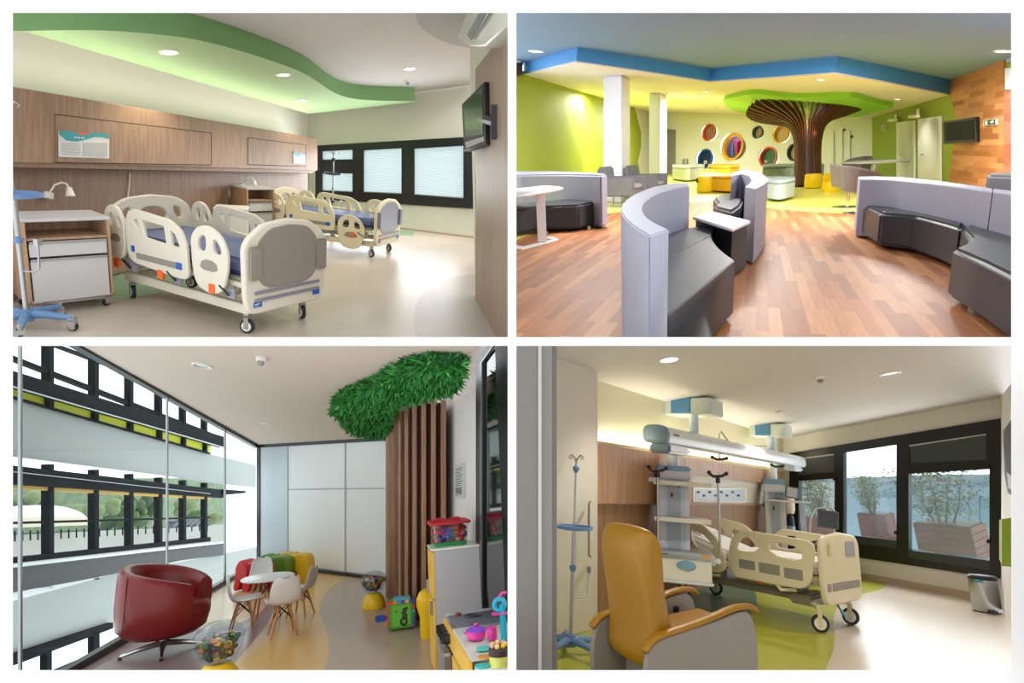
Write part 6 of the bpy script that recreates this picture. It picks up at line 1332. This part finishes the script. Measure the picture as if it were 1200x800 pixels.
    o = thing('oxygen_cylinder', T(ray(928, 640)*(on_l(912).y+.3)) @ f.M.to_3x3().to_4x4(), 'dark gas cylinder with a pale shoulder behind the far column', 'gas cylinder'); m = MB(); m.lathe([(.07, -.3), (.07, .45), (.05, .52), (.02, .55)], 20); m.go('body', hc('15161a'), parent=o); m = MB(); m.cyl((0, 0, .28), (0, 0, .34), .073); m.go('band', hc('93a9c4'), parent=o); m = MB(); m.lathe([(.07, .55), (.09, .62), (.09, .82), (.07, .86)], 20); m.go('valve_guard', hc('dcc3ae'), parent=o)
    # ventilator with screen
    Yv = on_l(912).y-.5; O = ray(962, 640)*Yv; kv = F/Yv; t = thing('ventilator', T(O) @ f.M.to_3x3().to_4x4(), 'ventilator trolley with a dark tilted screen behind the bed, before the window', 'ventilator')
    m = MB(); m.box((0, 0, .0), (34/kv, .28, 24/kv)); m.go('body', mat('machine_ivory', 'b9afa3', .4), parent=t, bev=.02)
    m = MB(); m.box((-2/kv, 0, -48/kv), (28/kv, .3, 70/kv)); m.go('trolley', mat('machine_ivory', 'b9afa3', .4), parent=t, bev=.02)
    m = MB(); m.box((8/kv, -.08, 31/kv), (24/kv, .05, 20/kv), Ry(5)); sc_ = m.go('screen_housing', mat('screen_grey', '5a5d66', .3), parent=t, bev=.01); m = MB(); m.box((8/kv, -.11, 31/kv), (20/kv, .008, 16.5/kv), Ry(5)); m.go('screen', mat('slate_screen', '3d434e', .15), parent=sc_)
    m = MB(); m.tube([(16/kv, .02, 10/kv), (19/kv, .02, 26/kv), (20/kv, .02, 40/kv), (14/kv, 0, 44/kv), (8/kv, 0, 42/kv)], .02, 8); m.go('support_arm', mat('machine_ivory', 'b9afa3', .4), parent=t)
    m = MB(); m.cyl((11/kv, -.15, 4/kv), (11/kv, -.2, 4/kv), 6/kv, n=20); m.go('dark_module', hc('1f2227'), parent=t)
    for x, z in ((-14, 6), (-8, 8), (-12, 0), (-3, 5), (-9, -4)): m = MB(); m.cyl((x/kv, -.14, z/kv), (x/kv, -.2, z/kv), 1.9/kv, n=12); m.go('control_knob', dkh if x < -7 else steel, parent=t)
    m = MB(); m.tube([(-16/kv, -.1, 8/kv), (-13/kv, -.1, 30/kv), (-6/kv, -.1, 42/kv), (4/kv, -.1, 44/kv), (12/kv, -.08, 36/kv)], .012, 8); m.go('breathing_tube', mat('tube_clear', 'c9c9bf', .3), parent=t)
    # ---- bed
    Lb_ = 2.1; Wb = .92; M = R.at(962, 741, -50); icu_bed(shift(M, -(Lb_-.12), Wb/2-.07), 'yellowed ivory intensive-care bed with white bedding and large castors', Lb_, Wb)
    # ---- IV stand
    iv_stand(R.at(668, 768, 0), 1.62, 'steel IV stand with blue base and tray behind the yellow recliner', 1.0, '5f83ad', yaw=20, tr_r=.17)
    # ---- bin
    M = R.at(1157, 717, -10); k = F/_h2(M); t = thing('pedal_bin', M, 'oval stainless steel pedal bin under the window', 'bin'); r = 15/k; H_ = 38/k
    m = MB(); m.lathe([(r*.95, .01), (r, .03), (r, H_*.93)], 36, sy=.75); m.go('body', mat('bin_steel', 'b9bbbc', .22, 1.), parent=t); m = MB(); m.lathe([(r*1.02, H_*.93), (r*1.03, H_*1.0), (r*.9, H_*1.05), (r*.3, H_*1.07)], 36, sy=.75); m.go('lid', black, parent=t); m = MB(); m.box((0, -r*.8, .03), (r*.6, .05, .025)); m.go('pedal', black, parent=t, bev=.004); m = MB(); m.lathe([(r*.97, 0), (r*.97, .015)], 30, sy=.76); m.go('base_ring', black, parent=t); m = MB(); m.box((-r*.55, -r*.58, H_*.9), (r*.5, .02, .04), Rz(-18)); m.go('blue_bag_edge', hc('3f86b9'), parent=t)
    # ---- wall shelf and television at the right edge
    D0 = wr.hit(1186, 640).y-.1; P0 = upplane((1171, 640, D0), (1186, 640, D0-.15)); t = thing('wall_shelf', T(P0.hit(1172, 660)), 'lime green cube shelf at the right edge beside the window', 'wall shelf'); tr('side_panel', P0, [(1174, 608), (1230, 600), (1230, 668), (1174, 663)], .1, mat('lime_laminate', '86a72e', .45), t); tr('white_edge', P0.off(-.01), [(1171, 609), (1174.5, 608), (1174.5, 663), (1171, 655)], .1, whiteplastic, t)
    D1 = wr.hit(1187, 530).y-.1; P1 = upplane((1175, 530, D1), (1186, 530, D1-.25)); t = thing('television', T(P1.hit(1180, 575)), 'black television seen nearly edge-on at the right edge of the care room', 'television'); tr('housing', P1, [(1175.5, 505), (1200, 470), (1200, 590), (1181, 577), (1177, 555)], .06, black, t, bev=.006); tr('screen', P1.off(.004), [(1177, 508), (1199, 480), (1199, 570), (1179, 552)], .004, mat('matt_dark_screen', '1e2322', .5), t); tr('lower_bezel', P1.off(.006), [(1180, 553), (1199, 571), (1199, 577), (1181.5, 572)], .004, mat('silver_bezel', 'a9a6ad', .3), t)
    # ---- recliner in the foreground
    must = mat('mustard_vinyl', '986a00', .42, var=.05, bump=.06); shl = mat('taupe_side_panel', '8c8378', .5)
    S_ = .95; M = R.at(783, 838, 26); t = thing('recliner', M, 'mustard yellow recliner armchair with taupe side panels in the foreground', 'armchair')
    # x: towards the chair's front, y: its left
    bp_ = [(-.36, .34), (-.34, .6), (-.4, .85), (-.45, 1.08), (-.43, 1.2), (-.37, 1.245), (-.29, 1.2), (-.26, 1.1), (-.24, .85), (-.16, .62), (-.06, .5), (.0, .42), (-.1, .34)]
    bp_ = [(a*S_, b*S_) for a, b in chaik(bp_, 2)]; bw_ = .5*S_; m = MB(); rs = []
    cx = sum(a for a, b in bp_)/len(bp_)
    for y, e in ((-.5, .45), (-.49, .62), (-.46, .78), (-.42, .88), (-.36, .95), (-.25, 1), (0, 1.04), (.25, 1), (.36, .95), (.42, .88), (.46, .78), (.49, .62), (.5, .45)):
        rs.append([Vector((cx+(a-cx)*e, y*bw_*1.08, .75*S_+(b-.75*S_)*(1-(1-e)*.3))) for a, b in bp_])
    m.rings(rs); m.go('backrest', must, parent=t, ang=60)
    m = MB(); m.box((.18*S_, 0, .5*S_), (.7*S_, .5*S_, .16), Ry(-6)); m.go('seat_cushion', must, parent=t, bev=.05, seg=4)
    m = MB(); m.box((.14*S_, 0, .27*S_), (.66*S_, .5*S_, .14)); m.go('seat_base', shl, parent=t, bev=.02)
    for s_ in (-1, 1):
        y = s_*.3*S_; arc = chaik([(-.4, .08), (-.44, .3), (-.42, .5), (-.33, .56), (-.1, .6), (.15, .645), (.38, .7), (.47, .69), (.52, .55), (.52, .3), (.45, .08)], 2); arc = [(a*S_, b*S_) for a, b in arc]
        plate('side_panel', M @ XZ(y), arc, [], .045*S_, shl, t, bev=.01, dz=.022)
        m = MB(); pts = chaik([(-.45, .5), (-.38, .57), (-.25, .6), (-.1, .625), (.12, .67), (.34, .73), (.5, .735), (.54, .7)], 2, False); rs = []
        for i, (a, b) in enumerate(pts):
            a0, b0 = pts[max(i-1, 0)]; a1, b1 = pts[min(i+1, len(pts)-1)]; dx, dz = a1-a0, b1-b0; l = math.hypot(dx, dz); nx, nz = -dz/l, dx/l; th = .02; wd = .04 if 0 < i < len(pts)-1 else .02
            C_ = Vector((a*S_, y, b*S_)); N_ = Vector((nx, 0, nz)); Yv_ = Vector((0, 1, 0)); rs.append([C_+N_*th*math.sin(u)*S_+Yv_*wd*math.cos(u)*S_ for u in [2*PI*j/12 for j in range(12)]])
        m.rings(rs); m.go('armrest', must, parent=t, ang=60)
    m = MB(); m.cyl((.3*S_, .27*S_, .45*S_), (.3*S_, .25*S_, .62*S_), .02); m.go('lever', black, parent=t)
    strip(wl.off(.05), (703, 517), (912, 549), 22, (1, .95, .74))
    daylight(wb.off(.25), [(988, 532), (1159, 512), (1159, 655), (988, 635)], 30)
    trim_room(before)
    return R
room4()
# ------------------------------------------------------------------ the building's front wall with its four openings
def front_wall():
    Y0, Y1 = 2.6, 2.66; m = MB()
    def p(x, y, Y): return ray(x, y)*Y
    xs = [-210, 15, 595, 605, 1185, 1410]; ys = [-210, 15, 395, 405, 785, 1010]; grow = 5
    xb = [-210, 15-grow, 595+grow-1, 605-grow+1, 1185+grow, 1410]; yb = [-210, 15-grow, 395+grow-1, 405-grow+1, 785+grow, 1010]
    idx = {}
    vs = []
    for k, (X, Yv, D) in enumerate(((xs, ys, Y0), (xb, yb, Y1))):
        for i in range(6):
            for j in range(6): idx[k, i, j] = len(vs); vs.append(p(X[i], Yv[j], D))
    fs = []
    for k in (0, 1):
        for i in range(5):
            for j in range(5):
                if (i, j) in ((1, 1), (1, 3), (3, 1), (3, 3)): continue
                fs.append((idx[k, i, j], idx[k, i+1, j], idx[k, i+1, j+1], idx[k, i, j+1]))
    for i in (1, 3):
        for j in (1, 3):
            for a, b in (((i, j), (i+1, j)), ((i+1, j), (i+1, j+1)), ((i+1, j+1), (i, j+1)), ((i, j+1), (i, j))):
                fs.append((idx[0, a[0], a[1]], idx[0, b[0], b[1]], idx[1, b[0], b[1]], idx[1, a[0], a[1]]))
    for a, b in (((0, 0), (5, 0)), ((5, 0), (5, 5)), ((5, 5), (0, 5)), ((0, 5), (0, 0))):
        fs.append((idx[0, a[0], a[1]], idx[0, b[0], b[1]], idx[1, b[0], b[1]], idx[1, a[0], a[1]]))
    m.add(vs, fs); struct(m.go('wall_front', mat('white_facade', 'fbfbfb', .8, var=.0)))
front_wall()
w = bpy.data.worlds.new('sky'); SC.world = w; w.use_nodes = True
bg = w.node_tree.nodes['Background']; bg.inputs[0].default_value = (.95, .97, 1, 1)
# the sky is brighter over the rooms' window side than over the street side
_n = w.node_tree.nodes; _l = w.node_tree.links; _tc = _n.new('ShaderNodeTexCoord'); _sp = _n.new('ShaderNodeSeparateXYZ'); _mr = _n.new('ShaderNodeMapRange')
_l.new(_tc.outputs['Generated'], _sp.inputs[0]); _l.new(_sp.outputs[1], _mr.inputs[0]); _mr.inputs[1].default_value = -.3; _mr.inputs[2].default_value = .3; _mr.inputs[3].default_value = 1.25; _mr.inputs[4].default_value = 2.1
_l.new(_mr.outputs[0], bg.inputs[1])
vs = SC.view_settings; vs.view_transform = 'Standard'; vs.look = 'None'; vs.exposure = .45; vs.gamma = 1; vs.use_curve_mapping = False
SC.cycles.max_bounces = 8; SC.cycles.transparent_max_bounces = 12; SC.cycles.use_denoising = True; SC.cycles.caustics_reflective = False; SC.cycles.caustics_refractive = False
SC.cycles.sample_clamp_indirect = 6
